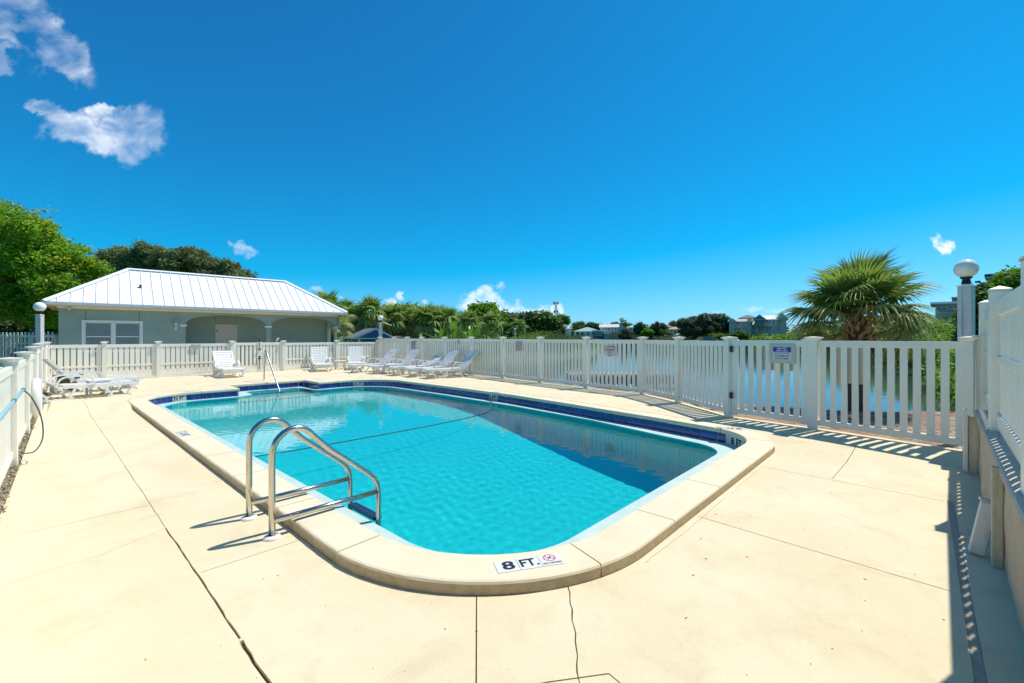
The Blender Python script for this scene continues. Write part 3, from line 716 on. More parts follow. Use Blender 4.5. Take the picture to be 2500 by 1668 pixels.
mb.build('wall_cap', [capst, stucco], wall)
wf = thing('picket_fence', 'tall white picket fence standing on top of the tan stucco wall', 'fence')
wps = [Vector(W2(wu(v) - .085 + o_, v)) for v, o_ in ((8.35, -.03), (6.15, 0), (3.75, 0), (1.35, 0), (-1.05, 0))]
for q in wps: post(wf, q.x, q.y, .60 if q is not wps[0] else .2, 1.99, .135, ANG_V, True)
for a, b in zip(wps[:-1], wps[1:]): panel(wf, a, b, 0, 1.84, .66, pitch=.135, pw=.078, rh=.14, rt=.045, mid=1.26, pt_=.010)
q = gp3 + Vector((.22, -.05)); cp = thing('fence_post', 'thick white corner post where the lake fence meets the stucco wall', 'post', (0, 0, 0)); post(cp, q.x, q.y, -.08, 1.52, .16, ANG_V)
# ---------------------------------------------------------------- writing
def text_mesh(txt, w, h, m, bold=.0, name='lettering', fit=True):
    c = bpy.data.curves.new(name, 'FONT'); c.body = txt; c.size = 1; c.align_x = 'CENTER'; c.align_y = 'CENTER'; c.offset = bold; c.fill_mode = 'FRONT'; c.resolution_u = 3; c.space_line = .95
    o = bpy.data.objects.new('t', c); COL.objects.link(o)
    bpy.context.view_layer.update(); dg_ = bpy.context.evaluated_depsgraph_get(); me = bpy.data.meshes.new_from_object(o.evaluated_get(dg_)); bpy.data.objects.remove(o)
    co = np.array([v.co[:] for v in me.vertices]); lo_, hi_ = co.min(0), co.max(0); ce = (lo_ + hi_) / 2
    sx, sy = w / (hi_[0] - lo_[0]), h / (hi_[1] - lo_[1])
    if not fit: sx = sy = min(sx, sy)
    co = (co - ce) * [sx, sy, 1]; co[:, 2] = 0; me.vertices.foreach_set('co', co.ravel()); me.materials.clear(); me.materials.append(m); me.update(); me.name = name
    return me
def place_text(me, par_, M4): o = link('lettering', me, par_); o.matrix_local = M4; return o
ink = mat('black_ink', (.012, .014, .018), .5); blueink = mat('navy_ink', (.01, .03, .15), .5)
white_tile = mat('white_marker_tile', (.74, .73, .68), .3, var=.08, vscale=20)
# markers in the tile band
for (txt, s_, w), lab in zip(markers, ('white three and a half foot depth marker in the tile band at the near left corner', 'white three and a half foot depth marker in the tile band at the far end', 'white five foot depth marker in the tile band on the far side', 'white eight foot depth marker in the tile band at the right corner')):
    c, a = frame_at(band_line, s_)
    if inw < 0: a += math.pi
    mk_ = tag(link('depth_marker', None, pool, (c.x, c.y, -.1515), a)); 
    # curved corners: the marker follows its two tiles
    for k_, xo in enumerate((-.0755, .0755)):
        cc, aa = frame_at(band_line, s_ + xo)
        o = link('marker_tile', boxmesh('marker_tile', .149, .009, .147, white_tile, .002), mk_); d_ = Vector((cc.x - c.x, cc.y - c.y, 0)); d_ = Matrix.Rotation(-a, 3, 'Z') @ d_
        o.location = (d_.x, d_.y + .004, -.0735); o.rotation_euler = (0, 0, (aa if inw > 0 else aa + math.pi) - a)
    # the letters face the water: local +y points inwards
    me_ = text_mesh(txt, w * .90, .122, ink, .035); RI = Matrix.Rotation(-a, 3, 'Z'); bm_ = bmesh.new(); bm_.from_mesh(me_); bmesh.ops.triangulate(bm_, faces=bm_.faces); bm_.to_mesh(me_); bm_.free()
    for v_ in me_.vertices:
        cc, aa = frame_at(band_line, s_ - v_.co.x * (1 if inw > 0 else -1)); nn_v = Vector((-math.sin(aa), math.cos(aa))) * inw * .0125
        q = RI @ Vector((cc.x + nn_v.x - c.x, cc.y + nn_v.y - c.y, 0)); v_.co = (q.x, q.y, v_.co.y)
    link('lettering', me_, mk_)
# markers on the coping
def deckmark(u, v, ang, full=True, lab='', txt='8 FT.', tw_=.149):
    p = P(u, v, .0005); t_ = thing('depth_marker', lab, 'depth marker', p, ang)
    parts = [txt.split(' ')[0], txt.split(' ')[1]]
    for i, q in enumerate(parts):
        link('marker_tile', boxmesh('marker_tile', .149, .149, .0035, white_tile, .001), t_, ((i - 1) * .152, 0, 0))
        place_text(text_mesh(q, .085 if i == 0 else .125, .105 if i == 0 else .095, ink, .03), t_, Matrix.Translation(((i - 1) * .152 + (.01 if i == 0 else .002), 0, .0042)))
    if full:
        link('marker_tile', boxmesh('marker_tile', .149, .149, .0035, white_tile, .001), t_, (.152, 0, 0))
        red = mat('red_ink', (.60, .03, .04), .5); mb = MB(); n8 = 8
        vs = []
        for k in range(n8):
            w = 2 * math.pi * (k + .5) / n8; vs += [(.152 + .046 * math.cos(w), .019 + .046 * math.sin(w), .0042), (.152 + .038 * math.cos(w), .019 + .038 * math.sin(w), .0042)]
        mb.add(vs, [(2 * k, 2 * ((k + 1) % n8), 2 * ((k + 1) % n8) + 1, 2 * k + 1) for k in range(n8)])
        T = Matrix.Translation((.152, .019, .0044)) @ Matrix.Rotation(R(-38), 4, 'Z'); mb.add([T @ Vector(q) for q in ((-.04, -.0035, 0), (.04, -.0035, 0), (.04, .0035, 0), (-.04, .0035, 0))], [(0, 1, 2, 3)])
        mb.build('prohibition_sign', red, t_)
        mb = MB(); T = Matrix.Translation((.152, .019, .0046)) @ Matrix.Rotation(R(55), 4, 'Z')
        mb.add([T @ Vector(q) for q in ((-.028, -.003, 0), (.02, -.005, 0), (.03, 0, 0), (.02, .005, 0), (-.028, .003, 0))], [(0, 1, 2, 3, 4)])
        for k in range(6):
            if k in (2, 3): continue
            x = .152 - .036 + k * .0125; mb.add([(x, .012, .0046), (x + .007, .013, .0046), (x + .007, .0155, .0046), (x, .0145, .0046)], [(0, 1, 2, 3)])
        mb.build('diver_symbol', ink, t_); place_text(text_mesh('NO DIVING', .128, .022, ink, .02), t_, Matrix.Translation((.152, -.048, .0045)))
    return t_
pm0, pm1 = G(1212, 1380), G(1372, 1356)
am = math.atan2(pm1.y - pm0.y, pm1.x - pm0.x); pmc = G(1291, 1374.5)
um, vm = uv(pmc); deckmark(um, vm, am, True, 'large white 8 FT. NO DIVING marker on the near end of the coping')
q = G(449, 1059); deckmark(*uv(q), ANG_U + math.pi * 0, True, 'white depth marker lying on the left coping beside the ladder side of the pool')
q = G(1780, 1046); deckmark(*uv(q), math.atan2(.42, -1) , True, 'white 8 FT. marker lying on the right rounded corner of the coping')
q = G(1206, 957.5); deckmark(*uv(q), ANG_U, False, 'small white 5 FT marker lying on the far side coping', '5 FT')
q = G(455, 957); deckmark(*uv(q), ANG_V + math.pi, False, 'white depth marker lying on the coping of the rounded far left corner', '3½ FT')
q = G(882, 922); deckmark(*uv(q), ANG_V + math.pi, False, 'white depth marker lying on the coping at the far end of the pool', '3½ FT')

# ---------------------------------------------------------------- ladder
lad = thing('pool_ladder', 'polished steel pool ladder with two curved handrails and dark blue treads', 'pool ladder', P(4.02, 1.26, 0), math.atan2(VY, VX))   # local x runs across the pool
arc = []
for k in range(13):
    w = math.pi - math.pi * k / 12 * .80; arc.append((.175 + .175 * math.cos(w), .565 + .19 * math.sin(w)))
railp = [(0, -.085), (0, .2), (0, .40)] + arc + [(.46, .532), (.62, .404), (.76, .292), (.83, .236), (.885, .18), (.918, .11), (.93, .02), (.93, -.3), (.93, -.95)]
pl = deckz(4, 1.26)
for y in (-.275, .275):
    mb = MB(); mb.tube([(a, y, b) for a, b in railp], .0245, 16); hr = mb.build('handrail', steel, lad)
    mb = MB(); mb.tube([(0, y, .047), (.93, y, .047)], .0235, 14); mb.build('lower_rail', steel, lad)
    mb = MB(); mb.lathe([(.062, 0), (.064, .006), (.060, .016), (.048, .022), (.027, .024), (.024, .022)], 24, TR(0, y, pl)); mb.build('base_cover', pvc, lad)
treadm = mat('blue_tread', (.02, .07, .17), .5, var=.2, vscale=20)
for z in (-.235, -.50, -.77):
    mb = MB(); mb.box(.895, .985, -.25, .25, z, z + .035, None, .006)
    for k in range(3): mb.box(.905 + k * .026, .917 + k * .026, -.24, .24, z + .036, z + .040)
    mb.build('tread', treadm, lad)
# hand rail at the steps
hr = thing('grab_rail', 'tall slanting steel grab rail at the recessed pool steps', 'grab rail', P(16.62, 5.34, 0), ANG_U + math.pi)
mb = MB(); mb.tube(smoothpath([Vector(q) for q in ((0, 0, 0), (0, 0, .5), (0, 0, .92), (.035, 0, 1.0), (.10, 0, 1.025), (.19, 0, 1.0), (.27, 0, .93), (.62, 0, .555), (1.15, 0, .02), (1.75, 0, -.58))], 5), .024, 12); mb.build('rail_tube', steel, hr)
mb = MB(); mb.lathe([(.06, 0), (.058, .012), (.03, .018)], 20); mb.build('base_cover', pvc, hr)

# ---------------------------------------------------------------- weathered boards at the wall
def vpost(label, px, ytop, ybot, d, w, dp, m=oldwhite, rz=ANG_V, lean=0):
    pass
mossy = mat('mossy_timber', (.62, .58, .43), .85, col2=(.50, .46, .32), vscale=9, stain=.7, staincol=(.14, .11, .06), stscale=3.5, stretch=(5, 5, .8), bump=.6, bscale=60)
q = P(-.425, 7.25); t_ = thing('timber_post', 'weathered short timber post with peeling white board at the end of the stucco wall', 'post', (q.x, q.y, -.085), ANG_V)
mb = MB(); mb.box(-.03, .03, -.05, .02, 0, .68, None, .004); mb.build('post', mossy, t_); mb = MB(); mb.box(-.045, .04, .024, .06, .05, .76, None, .003); mb.build('board', oldwhite, t_)
q = P(-.388, 4.50); t_ = thing('timber_post', 'mossy weathered timber post standing against the stucco wall', 'post', (q.x, q.y, -.085), ANG_V)
mb = MB(); mb.box(-.024, .024, -.03, .025, 0, .69, None, .004); mb.build('post', mossy, t_)
q = P(-.300, 4.66); t_ = thing('broken_board', 'short peeling white box post leaning against the mossy timber post', 'board', (q.x, q.y, -.085), ANG_V)
mb = MB(); T = TR(0, 0, .012, 0, R(10), R(4)); mb.box(-.04, .04, -.04, .04, .0, .38, T, .003); mb.build('post', oldwhite, t_)
mb = MB(); mb.box(-.049, .049, -.049, .049, .382, .40, T, .003); mb.build('cap', mat('galvanised', (.45, .55, .62), .4, metal=.6), t_)
# drain grate
dr = thing('drain_channel', 'narrow slotted drain channel along the foot of the stucco wall', 'drain')
grm = mat('drain_plastic', (.50, .45, .35), .7, var=.15, vscale=10)
a0, a1 = Vector(W2(-.215, 6.0)), Vector(W2(-.2, 1.0)); dv = (a1 - a0); Ld = dv.length; dv.normalize(); ad = math.atan2(dv.y, dv.x)
mb = MB(); k = int(Ld / .026)
for i in range(k):
    c = a0 + dv * (.026 * i + .013); z = deckp(c) - .006
    mb.box(-.0102, .0102, -.020, .020, z - .006, z, TR(c.x, c.y, 0, ad))
o = mb.build('grate_slats', grm, dr); o['kind'] = 'stuff'

# ---------------------------------------------------------------- lamps
def lamp(label, x, y, top, base, w, gr, rz, pipe=False, old=False):
    t_ = thing('lamp_post', label, 'lamp post', (x, y, base), rz); h = top - base
    m = oldwhite if old else vinyl
    mb = MB(); mb.box(-w / 2, w / 2, -w / 2, w / 2, 0, h, None, .005); mb.build('post', mat('grey_white_post', (.60, .60, .58), .6, var=.1, vscale=3, stain=.4, staincol=(.4, .4, .38), stscale=5), t_)
    mb = MB(); mb.box(-w / 2 - .008, w / 2 + .008, -w / 2 - .008, w / 2 + .008, h + .001, h + .02, None, .004); mb.lathe([(w * .33, h + .021), (w * .33, h + .035), (w * .22, h + .04)], 18); mb.build('post_top', vinyl, t_)
    mb = MB(); mb.lathe([(.052, h + .04), (.052, h + .075), (.045, h + .08), (.045, h + .115), (.066, h + .12), (.066, h + .14), (.04, h + .142)], 20); mb.build('fitter', black, t_)
    mb = MB(); zc = h + .14 + gr * .92; mb.lathe([(gr * math.sin(R(a)), zc - gr * math.cos(R(a))) for a in range(20, 181, 8)], 28)
    gm__ = mat('opal_globe', (.86, .83, .76), .22, spec=.5); mb.build('globe', gm__, t_)
    if pipe:
        mb = MB(); mb.tube(smoothpath([Vector(q) for q in ((-w / 2 - .02, .03, 0), (-w / 2 - .02, .03, h * .7), (-w / 2 - .035, .03, h * .76), (-w / 2 - .01, .03, h * .85), (-w / 2 + .01, .03, h - .02))]), .014, 8); mb.build('conduit', mat('conduit_grey', (.55, .6, .62), .5), t_)
        for z in (.4, 1.0, h * .68): mb = MB(); mb.box(-w / 2 - .038, -w / 2, .012, .048, z, z + .025); mb.build('pipe_clamp', steel, t_)
    return t_
q = D(2359, 700, 6.45); lamp('large globe lamp on a grey white post beside the palm and stucco wall', q.x, q.y, q.z, -.3, .15, .135, R(28), True)
q = D(97, 770, 14.6); lamp('globe lamp on a weathered white post behind the left corner of the fence', q.x, q.y, q.z, -.2, .15, .155, R(12), False, True)
q = D(929, 789, 23.4); lamp('globe lamp on a white post at the far corner where two fences meet', q.x, q.y, q.z, -.2, .17, .145, R(20))
mb = MB(); a = D(936, 787, 23.4); b = D(956, 795, 23.9); mb.tube([a, b], .022, 6); o = mb.build('light_tube', pvc); tag(o, 'thin white pole jutting sideways from the far globe lamp post', 'pole')

# ---------------------------------------------------------------- loungers
def make_lounger(back_deg, label=None):
    t_ = thing('sun_lounger', label, 'sun lounger')
    SH = .335; hw = .33
    prof_seat = [(-.20, SH), (-.05, SH + .005), (.3, SH - .012), (.7, SH - .012), (.98, SH + .008), (1.10, SH + .012), (1.20, SH - .01)]
    # frame: two side rails
    for y in (-hw, hw):
        mb = MB(); mb.sweep([(a, b - .03) for a, b in prof_seat], .05, .075, TR(0, y)); mb.build('side_rail', pvc, t_)
    mb = MB(); mb.sweep([(1.17, SH + .0), (1.215, SH - .02), (1.215, SH - .07)], .66, .022); mb.build('front_lip', pvc, t_)
    ss = boxmesh('slat', .084, .60, .014, pvc, .004)
    k = 13
    for i in range(k):
        x = -.13 + i * (1.26 / (k - 1)); z = np.interp(x, [a for a, b in prof_seat], [b for a, b in prof_seat]); link('slat', ss, t_, (x, 0, z - .012))
    mb = MB()
    for y in (-.1, .1): mb.sweep([(a, b - .03) for a, b in prof_seat], .02, .03, TR(0, y))
    mb.build('seat_ribs', pvc, t_)
    # back: an own empty-free tree, its slats are sub-parts of the back frame
    Tb = Matrix.Translation((-.20, 0, SH)) @ Matrix.Rotation(R(back_deg), 4, 'Y') 
    # local -x points up the back
    Tb = Matrix.Translation((-.20, 0, SH)) @ Matrix.Rotation(R(back_deg), 4, 'Y')
    bl = .80
    mb = MB()
    for y in (-hw + .02, hw - .02): mb.sweep([(0, -.01), (-.3, -.022), (-.6, -.012), (-bl, 0)], .055, .055, Tb @ TR(0, y))
    mb.box(-bl - .02, -bl + .06, -.33, .33, -.012, .010, Tb, .006); mb.sweep([(0, -.02), (-.3, -.03), (-.6, -.02), (-bl, -.01)], .02, .025, Tb @ TR(0, -.1)); mb.sweep([(0, -.02), (-.3, -.03), (-.6, -.02), (-bl, -.01)], .02, .025, Tb @ TR(0, .1))
    bf_ = mb.build('back_frame', pvc, t_)
    sb = boxmesh('back_slat', .070, .58, .013, pvc, .004)
    for i in range(8):
        x = -.07 - i * .088; o = link('slat', sb, bf_); o.matrix_local = Tb @ TR(x, 0, -.012 + .008 * math.sin(i))
    # prop behind the back
    pz = .52 * math.sin(R(back_deg)) + SH; pxx = -.20 - .52 * math.cos(R(back_deg))
    mb = MB()
    for y in (-.2, .2): mb.tube([(pxx, y, pz - .02), (pxx - .02 if back_deg > 35 else pxx - .05, y, .30 if back_deg > 35 else .2), (-.55, y, .17)], .012, 6)
    mb.tube([(-.55, -.2, .17), (-.55, .2, .17)], .012, 6); mb.build('back_prop', pvc, t_)
    # looped legs
    def loop(x0, x1, xb0, xb1, name='leg'):
        for y in (-hw + .005, hw - .005):
            mb = MB(); pth = smoothpath([Vector((x0, 0, SH - .03)), Vector((x0 + (xb0 - x0) * .35, 0, .2)), Vector((xb0 - (.02 if xb0 < xb1 else 0), 0, .07)), Vector((xb0 + .05, 0, .014)), Vector(((xb0 + xb1) / 2, 0, .012)), Vector((xb1 - .05, 0, .014)), Vector((xb1 + .02, 0, .07)), Vector((x1 + (xb1 - x1) * .35, 0, .2)), Vector((x1, 0, SH - .03))], 4)
            mb.sweep([(p.x, p.z) for p in pth], .065, .042, TR(0, y)); mb.build(name, pvc, t_)
    loop(1.12, .52, 1.0, .66); loop(.02, -.62, -.08, -.48)
    mb = MB(); mb.box(-.60, -.585, -hw, hw, .05, .19); mb.build('cross_panel', pvc, t_); mb = MB(); mb.box(1.04, 1.055, -hw + .02, hw - .02, .18, .29); mb.build('cross_panel', pvc, t_)
    # arms
    for y in (-hw - .035, hw + .035):
        mb = MB(); pth = smoothpath([Vector((.36, 0, SH - .03)), Vector((.33, 0, .42)), Vector((.24, 0, .53)), Vector((.08, 0, .555)), Vector((-.12, 0, .55)), Vector((-.24, 0, .50)), Vector((-.30, 0, .40)), Vector((-.32, 0, SH - .03))], 4)
        mb.sweep([(p.x, p.z) for p in pth], .06, .032, TR(0, y)); mb.build('armrest', pvc, t_)
    return t_
lo50 = make_lounger(48); lo30 = make_lounger(30); lo62 = make_lounger(58)
GL = 'white plastic sun loungers around the pool deck'
def place(src, x, y, rz, label, used={}):
    o = src if src.name not in used else copy_tree(src); used[src.name] = 1
    o.location = (x, y, deckp((x, y)) + .002); o.rotation_euler = (0, 0, rz); tag(o, label, 'sun lounger', GL); return o
L_ = [(lo30, -10.77, 10.75, R(56), 'low reclined white lounger nearest on the left beside the fence'),
      (lo50, -11.72, 12.05, R(56), 'white lounger with raised back behind the nearest one beside the urn'),
      (lo50, -11.05, 17.05, R(-46), 'white lounger standing alone before the left half of the back fence'),
      (lo62, -8.70, 20.0, R(-60), 'upright white lounger beside the small white side table at the back fence'),
      (lo62, -7.45, 21.05, R(-70), 'upright white lounger alone just left of the far fence corner'),
      (lo50, -5.85, 19.25, R(222), 'white lounger nearest the far corner in the row along the lake fence'),
      (lo50, -4.75, 18.7, R(220), 'white lounger standing under the pool rules sign'),
      (lo30, -3.70, 17.9, R(218), 'low reclined white lounger in the middle of the lake fence row'),
      (lo50, -2.90, 17.25, R(217), 'second lounger from the right end of the lake fence row'),
      (lo50, -2.10, 16.6, R(215), 'white lounger at the right end of the row, striped by fence shadow')]
for s_, x, y, r, lab in L_: place(s_, x, y, r, lab)
def side_table(x, y, rz, label, s=1.0):
    t_ = thing('side_table', label, 'side table', (x, y, deckp((x, y))), rz, 'small white plastic side tables')
    mb = MB(); mb.box(-.23, .23, -.23, .23, .38, .405, None, .008); mb.box(-.2, .2, -.2, .2, .34, .379); mb.build('table_top', pvc, t_)
    for a in (-1, 1):
        for b in (-1, 1): mb = MB(); mb.box(a * .19 - .025, a * .19 + .025, b * .19 - .025, b * .19 + .025, 0, .34, None, .004); mb.build('leg', pvc, t_)
side_table(-8.02, 20.55, R(30), 'small white side table between the two upright loungers'); side_table(-10.75, 11.45, R(55), 'small white side table between the two loungers on the left'); side_table(-4.95, 17.95, R(38), 'small white side table in the lounger row by the lake fence')
# urn
stone = mat('aged_stone', (.20, .17, .13), .9, col2=(.10, .085, .065), vscale=9, bump=1.5, bscale=40, stain=.5, staincol=(.32, .28, .2), stscale=6)
t_ = thing('garden_urn', 'dark weathered stone urn planter behind the left loungers', 'planter', (-12.25, 12.15, 0))
mb = MB(); mb.lathe([(.16, 0), (.165, .04), (.10, .07), (.085, .11), (.12, .15), (.20, .22), (.235, .34), (.25, .40), (.305, .435), (.31, .46), (.27, .465), (.25, .44), (.22, .40), (0, .38)], 28); mb.build('bowl', stone, t_)

# ---------------------------------------------------------------- pole, cable, ring on the left fence
def lfp(u, off=.09): return Vector(W2(u, vleft(u) + off))
a, b = lfp(8.75), lfp(4.9)
t_ = thing('pool_pole', 'light blue telescopic pool pole hung along the left fence', 'pole')
mb = MB(); mb.tube([(b.x, b.y, .80), (a.x, a.y, .80)], .017, 10); mb.build('pole_tube', mat('blue_aluminium', (.35, .62, .72), .35, metal=.3), t_)
mb = MB(); c = a.lerp(b, -.01); mb.tube([(a.x, a.y, .80), (c.x, c.y, .80)], .024, 8); c2 = a.lerp(b, .36); c3 = a.lerp(b, .40); mb.tube([(c2.x, c2.y, .80), (c3.x, c3.y, .80)], .022, 8); mb.build('pole_lock', mat('teal_plastic', (.02, .25, .28), .4), t_)
q = lfp(8.6)
mb = MB(); cpts = [Vector((q.x + VX * o_ + UX * w_, q.y + VY * o_ + UY * w_, z)) for o_, w_, z in ((0.0, .05, .80), (.06, .0, .74), (.14, -.1, .55), (.18, -.2, .34), (.17, -.3, .16), (.10, -.45, .06), (.0, -.6, .09))]
mb.tube(smoothpath(cpts), .0075, 8); tag(mb.build('cable', mat('dark_cable', (.02, .025, .05), .5)), 'dark curved cable looping down from the blue pole end', 'cable')
t_ = thing('life_ring', 'white life ring with rope hanging on the left fence', 'life ring', (*lfp(11.4, .12), -.16), al)
mb = MB(); Rr, rr = .28, .062; k, l = 28, 12; vs = []
for i in range(k):
    for j in range(l): a_ = 2 * math.pi * i / k; b_ = 2 * math.pi * j / l; vs.append(((Rr + rr * math.cos(b_)) * math.cos(a_), rr * math.sin(b_), .60 + (Rr + rr * math.cos(b_)) * math.sin(a_)))
mb.add(vs, [(i * l + j, i * l + (j + 1) % l, ((i + 1) % k) * l + (j + 1) % l, ((i + 1) % k) * l + j) for i in range(k) for j in range(l)], True); mb.build('ring', pvc, t_)
mb = MB(); ropew = mat('white_rope', (.8, .77, .7), .9)
for s0_ in range(3): mb.tube(smoothpath([Vector((.27 + .03 * s0_, .07, .5)), Vector((.2, .09 + .03 * s0_, .25)), Vector((.05 - .1 * s0_, .12, .06)), Vector((-.15, .16 + .04 * s0_, .012)), Vector((-.38 + .1 * s0_, .14, .012)), Vector((-.3, .05, .012))], 5), .007, 6)
mb.build('rope', ropew, t_)
# gravel strip
pm = mat('gravel', (.50, .42, .28), .9, col2=(.26, .21, .13), vscale=14, island=.45)
mb = MB(); r3 = random.Random(5)
for i in range(2600):
    u = 2.6 + (17) * r3.random() ** 1.5; o_ = r3.uniform(-.10, .085); p = Vector(W2(u, vleft(u) + .02 + o_)); s_ = r3.uniform(.008, .022); z = -.085 + .08 * sst(9, 16, u) - .012 + r3.uniform(0, .018)
    T = TR(p.x, p.y, z, r3.uniform(0, 6), r3.uniform(0, 3), r3.uniform(0, 3)); mb.add([T @ Vector(q) for q in ((s_, 0, 0), (-s_, .2 * s_, 0), (0, s_ * .8, 0), (0, -s_ * .8, 0), (0, 0, s_ * .6), (0, 0, -s_ * .6))], [(0, 2, 4), (2, 1, 4), (1, 3, 4), (3, 0, 4), (2, 0, 5), (1, 2, 5), (3, 1, 5), (0, 3, 5)])
o = mb.build('gravel', pm); tag(o, 'narrow strip of tan gravel along the foot of the left fence', 'gravel', kind='stuff')
mb = MB(); vs = []
for u in np.linspace(.5, 20.6, 60): vs += [(*W2(u, vleft(u) - .25), -.085 + .08 * sst(9, 16, u) - .02), (*W2(u, vleft(u) + .13), -.085 + .08 * sst(9, 16, u) - .018)]
mb.add(vs, [(2 * i, 2 * i + 2, 2 * i + 3, 2 * i + 1) for i in range(59)]); o = mb.build('gravel_bed', mat('gravel_soil', (.16, .13, .08), .95, col2=(.34, .28, .18), vscale=40)); tag(o, kind='structure')
# leaf specks and twigs on the deck
mb = MB(); r3 = random.Random(11)
for i in range(170):
    u, v = r3.uniform(-.2, 3.2), r3.uniform(.2, 7.2)
    x, y = W2(u, v); 
    if poly_dist(np.array([x]), np.array([y]), HOLE)[0] < .05: continue
    z = deckp((x, y)) + .003; s_ = r3.uniform(.002, .0055); a = r3.uniform(0, 6); T = TR(x, y, z, a); e = r3.choice((1, 1, 2.6))
    mb.add([T @ Vector(q) for q in ((-s_ * e, 0, 0), (0, -s_ * .5, 0), (s_ * e, 0, .002), (0, s_ * .5, 0), (0, 0, .004))], [(0, 1, 4), (1, 2, 4), (2, 3, 4), (3, 0, 4)])
o = mb.build('leaf_litter', mat('litter', (.07, .05, .03), .9)); tag(o, 'scattered dark specks and bits of leaf on the deck', 'leaf litter', kind='stuff')

# ---------------------------------------------------------------- signs on the fence
def sign(label, px, A, B, z0, z1, w, board, lines, out=.045, frame=None, name='sign', rot=0):
    c = ray(px, A, B); A = Vector(A[:2]); B = Vector(B[:2]); t2 = (B - A).normalized(); nn2 = Vector((t2.y, -t2.x))
    if nn2.dot(-c) < 0: nn2 = -nn2
    c = c + nn2 * out; ang = math.atan2(-nn2.x, nn2.y) + math.pi  # local -y faces the viewer
    t_ = thing(name, label, 'sign', (c.x, c.y, (z0 + z1) / 2), ang); h = z1 - z0
    if frame: mb = MB(); mb.box(-w / 2 - .06, w / 2 + .05, -.002, .02, -h / 2 - .05, h / 2 + .05, None, .006); mb.build('backing_board', frame, t_)
    mb = MB(); mb.box(-w / 2, w / 2, -.008, -.003 if frame else .004, -h / 2, h / 2, None, .002); mb.build('board', board, t_)
    for (kind, fx, fy, fw, fh, m, bold) in lines:
        if kind == '#': mb = MB(); mb.add([(fx * w - fw * w / 2, -.0092, fy * h - fh * h / 2), (fx * w + fw * w / 2, -.0092, fy * h - fh * h / 2), (fx * w + fw * w / 2, -.0092, fy * h + fh * h / 2), (fx * w - fw * w / 2, -.0092, fy * h + fh * h / 2)], [(0, 1, 2, 3)]); mb.build('printed_panel', m, t_)
        else: place_text(text_mesh(kind, fw * w, fh * h, m, bold), t_, Matrix.Translation((fx * w, -.0104, fy * h)) @ Matrix.Rotation(R(90), 4, 'X'))
    return t_
wb = mat('sign_white', (.70, .69, .64), .5, var=.08, vscale=6); redp = mat('sign_red', (.42, .06, .05), .5, var=.2, vscale=20); whitep = mat('print_white', (.82, .80, .76), .5); bluep = mat('sign_blue', (.01, .04, .33), .45); greenp = mat('sign_green', (.08, .38, .30), .5); navyp = mat('sign_navy', (.02, .03, .16), .5); dk = mat('print_dark', (.03, .04, .035), .5); mauve = mat('print_mauve', (.22, .08, .13), .6); pinkb = mat('sign_pink', (.58, .47, .48), .55); greyp = mat('sign_greyblue', (.30, .33, .40), .5, var=.2, vscale=30)
sign('blue and white pool rules sign on the lake fence', 1011, C0, P0, .42, 1.30, .33, greyp, [('#', 0, .42, .94, .15, navyp, 0), ('POOL RULES', 0, .42, .84, .10, whitep, .03)] +
     [(t1, 0, .30 - i * .082, ww, .040, whitep, .01) for i, (t1, ww) in enumerate((('NO LIFEGUARD ON DUTY', .8), ('SHOWER BEFORE ENTERING', .85), ('NO GLASS IN POOL AREA', .84), ('NO FOOD OR DRINK', .66), ('NO RUNNING', .5), ('NO DIVING', .45), ('NO PETS', .4), ('CHILDREN WITH ADULTS', .85)))])
ga, gb = Vector(C0), Vector(P0)
tealn = [('#', 0, .28, 1, .42, greenp, 0), ('NOTICE', 0, .28, .7, .25, whitep, .03), ('CLEAN UP', 0, -.12, .76, .18, dk, .03), ('AFTER YOURSELF', 0, -.36, .84, .13, dk, .02)]
sign('small green notice sign on the top rail of the lake fence', 1121, C0, P0, 1.21, 1.37, .16, wb, tealn)
sign('small green notice sign on the back fence before the pool house', 477, W2(UB, 0), W2(UB, 10), 1.02, 1.20, .30, wb, tealn)
fA, fB = FENCE_R[1], FENCE_R[2]
sign('pale pink framed sign with dark red writing on the lake fence', 1268, fA, fB, 1.03, 1.34, .315, pinkb, [('#', 0, .47, 1, .04, mauve, 0), ('#', 0, -.47, 1, .04, mauve, 0), ('This is a Family', 0, .29, .80, .15, mauve, .01), ('Residential Area', 0, .08, .88, .13, mauve, .01), ('Please No Loud', 0, -.12, .82, .15, mauve, .01), ('Cursing or Music', 0, -.33, .88, .15, mauve, .01)])
fA, fB = FENCE_R[3], FENCE_R[4]
sign('red and white warning no lifeguard sign on the lake fence', 1491.5, fA, fB, .955, 1.245, .30, wb, [('#', 0, .32, .97, .35, redp, 0), ('WARNING', 0, .32, .88, .25, whitep, .04), ('NO LIFEGUARD', 0, .07, .82, .10, dk, .03), ('ON DUTY', 0, -.11, .50, .10, dk, .03), ('SWIM AT YOUR', 0, -.28, .55, .08, dk, .02), ('OWN RISK', 0, -.42, .40, .08, dk, .02)])
cream = mat('cream_board', (.60, .565, .46), .6, var=.12, vscale=5, stain=.3, staincol=(.4, .38, .3), stscale=6)
sign('blue and white keep this area clean sign on a cream board on the gate', 1912, gp1, gp2, 1.10, 1.33, .29, wb, [('#', 0, .30, .96, .36, bluep, 0), ('KEEP THIS', 0, .385, .5, .11, whitep, .03), ('AREA CLEAN', 0, .225, .60, .11, whitep, .03), ('YOUR MOTHER ISN\'T HERE', 0, .03, .82, .07, navyp, .02), ('SO CLEAN UP', 0, -.16, .74, .14, navyp, .03), ('AFTER YOURSELF', 0, -.36, .74, .11, navyp, .03)], frame=cream)
beige = mat('beige_board', (.62, .53, .39), .7, var=.12, vscale=5)
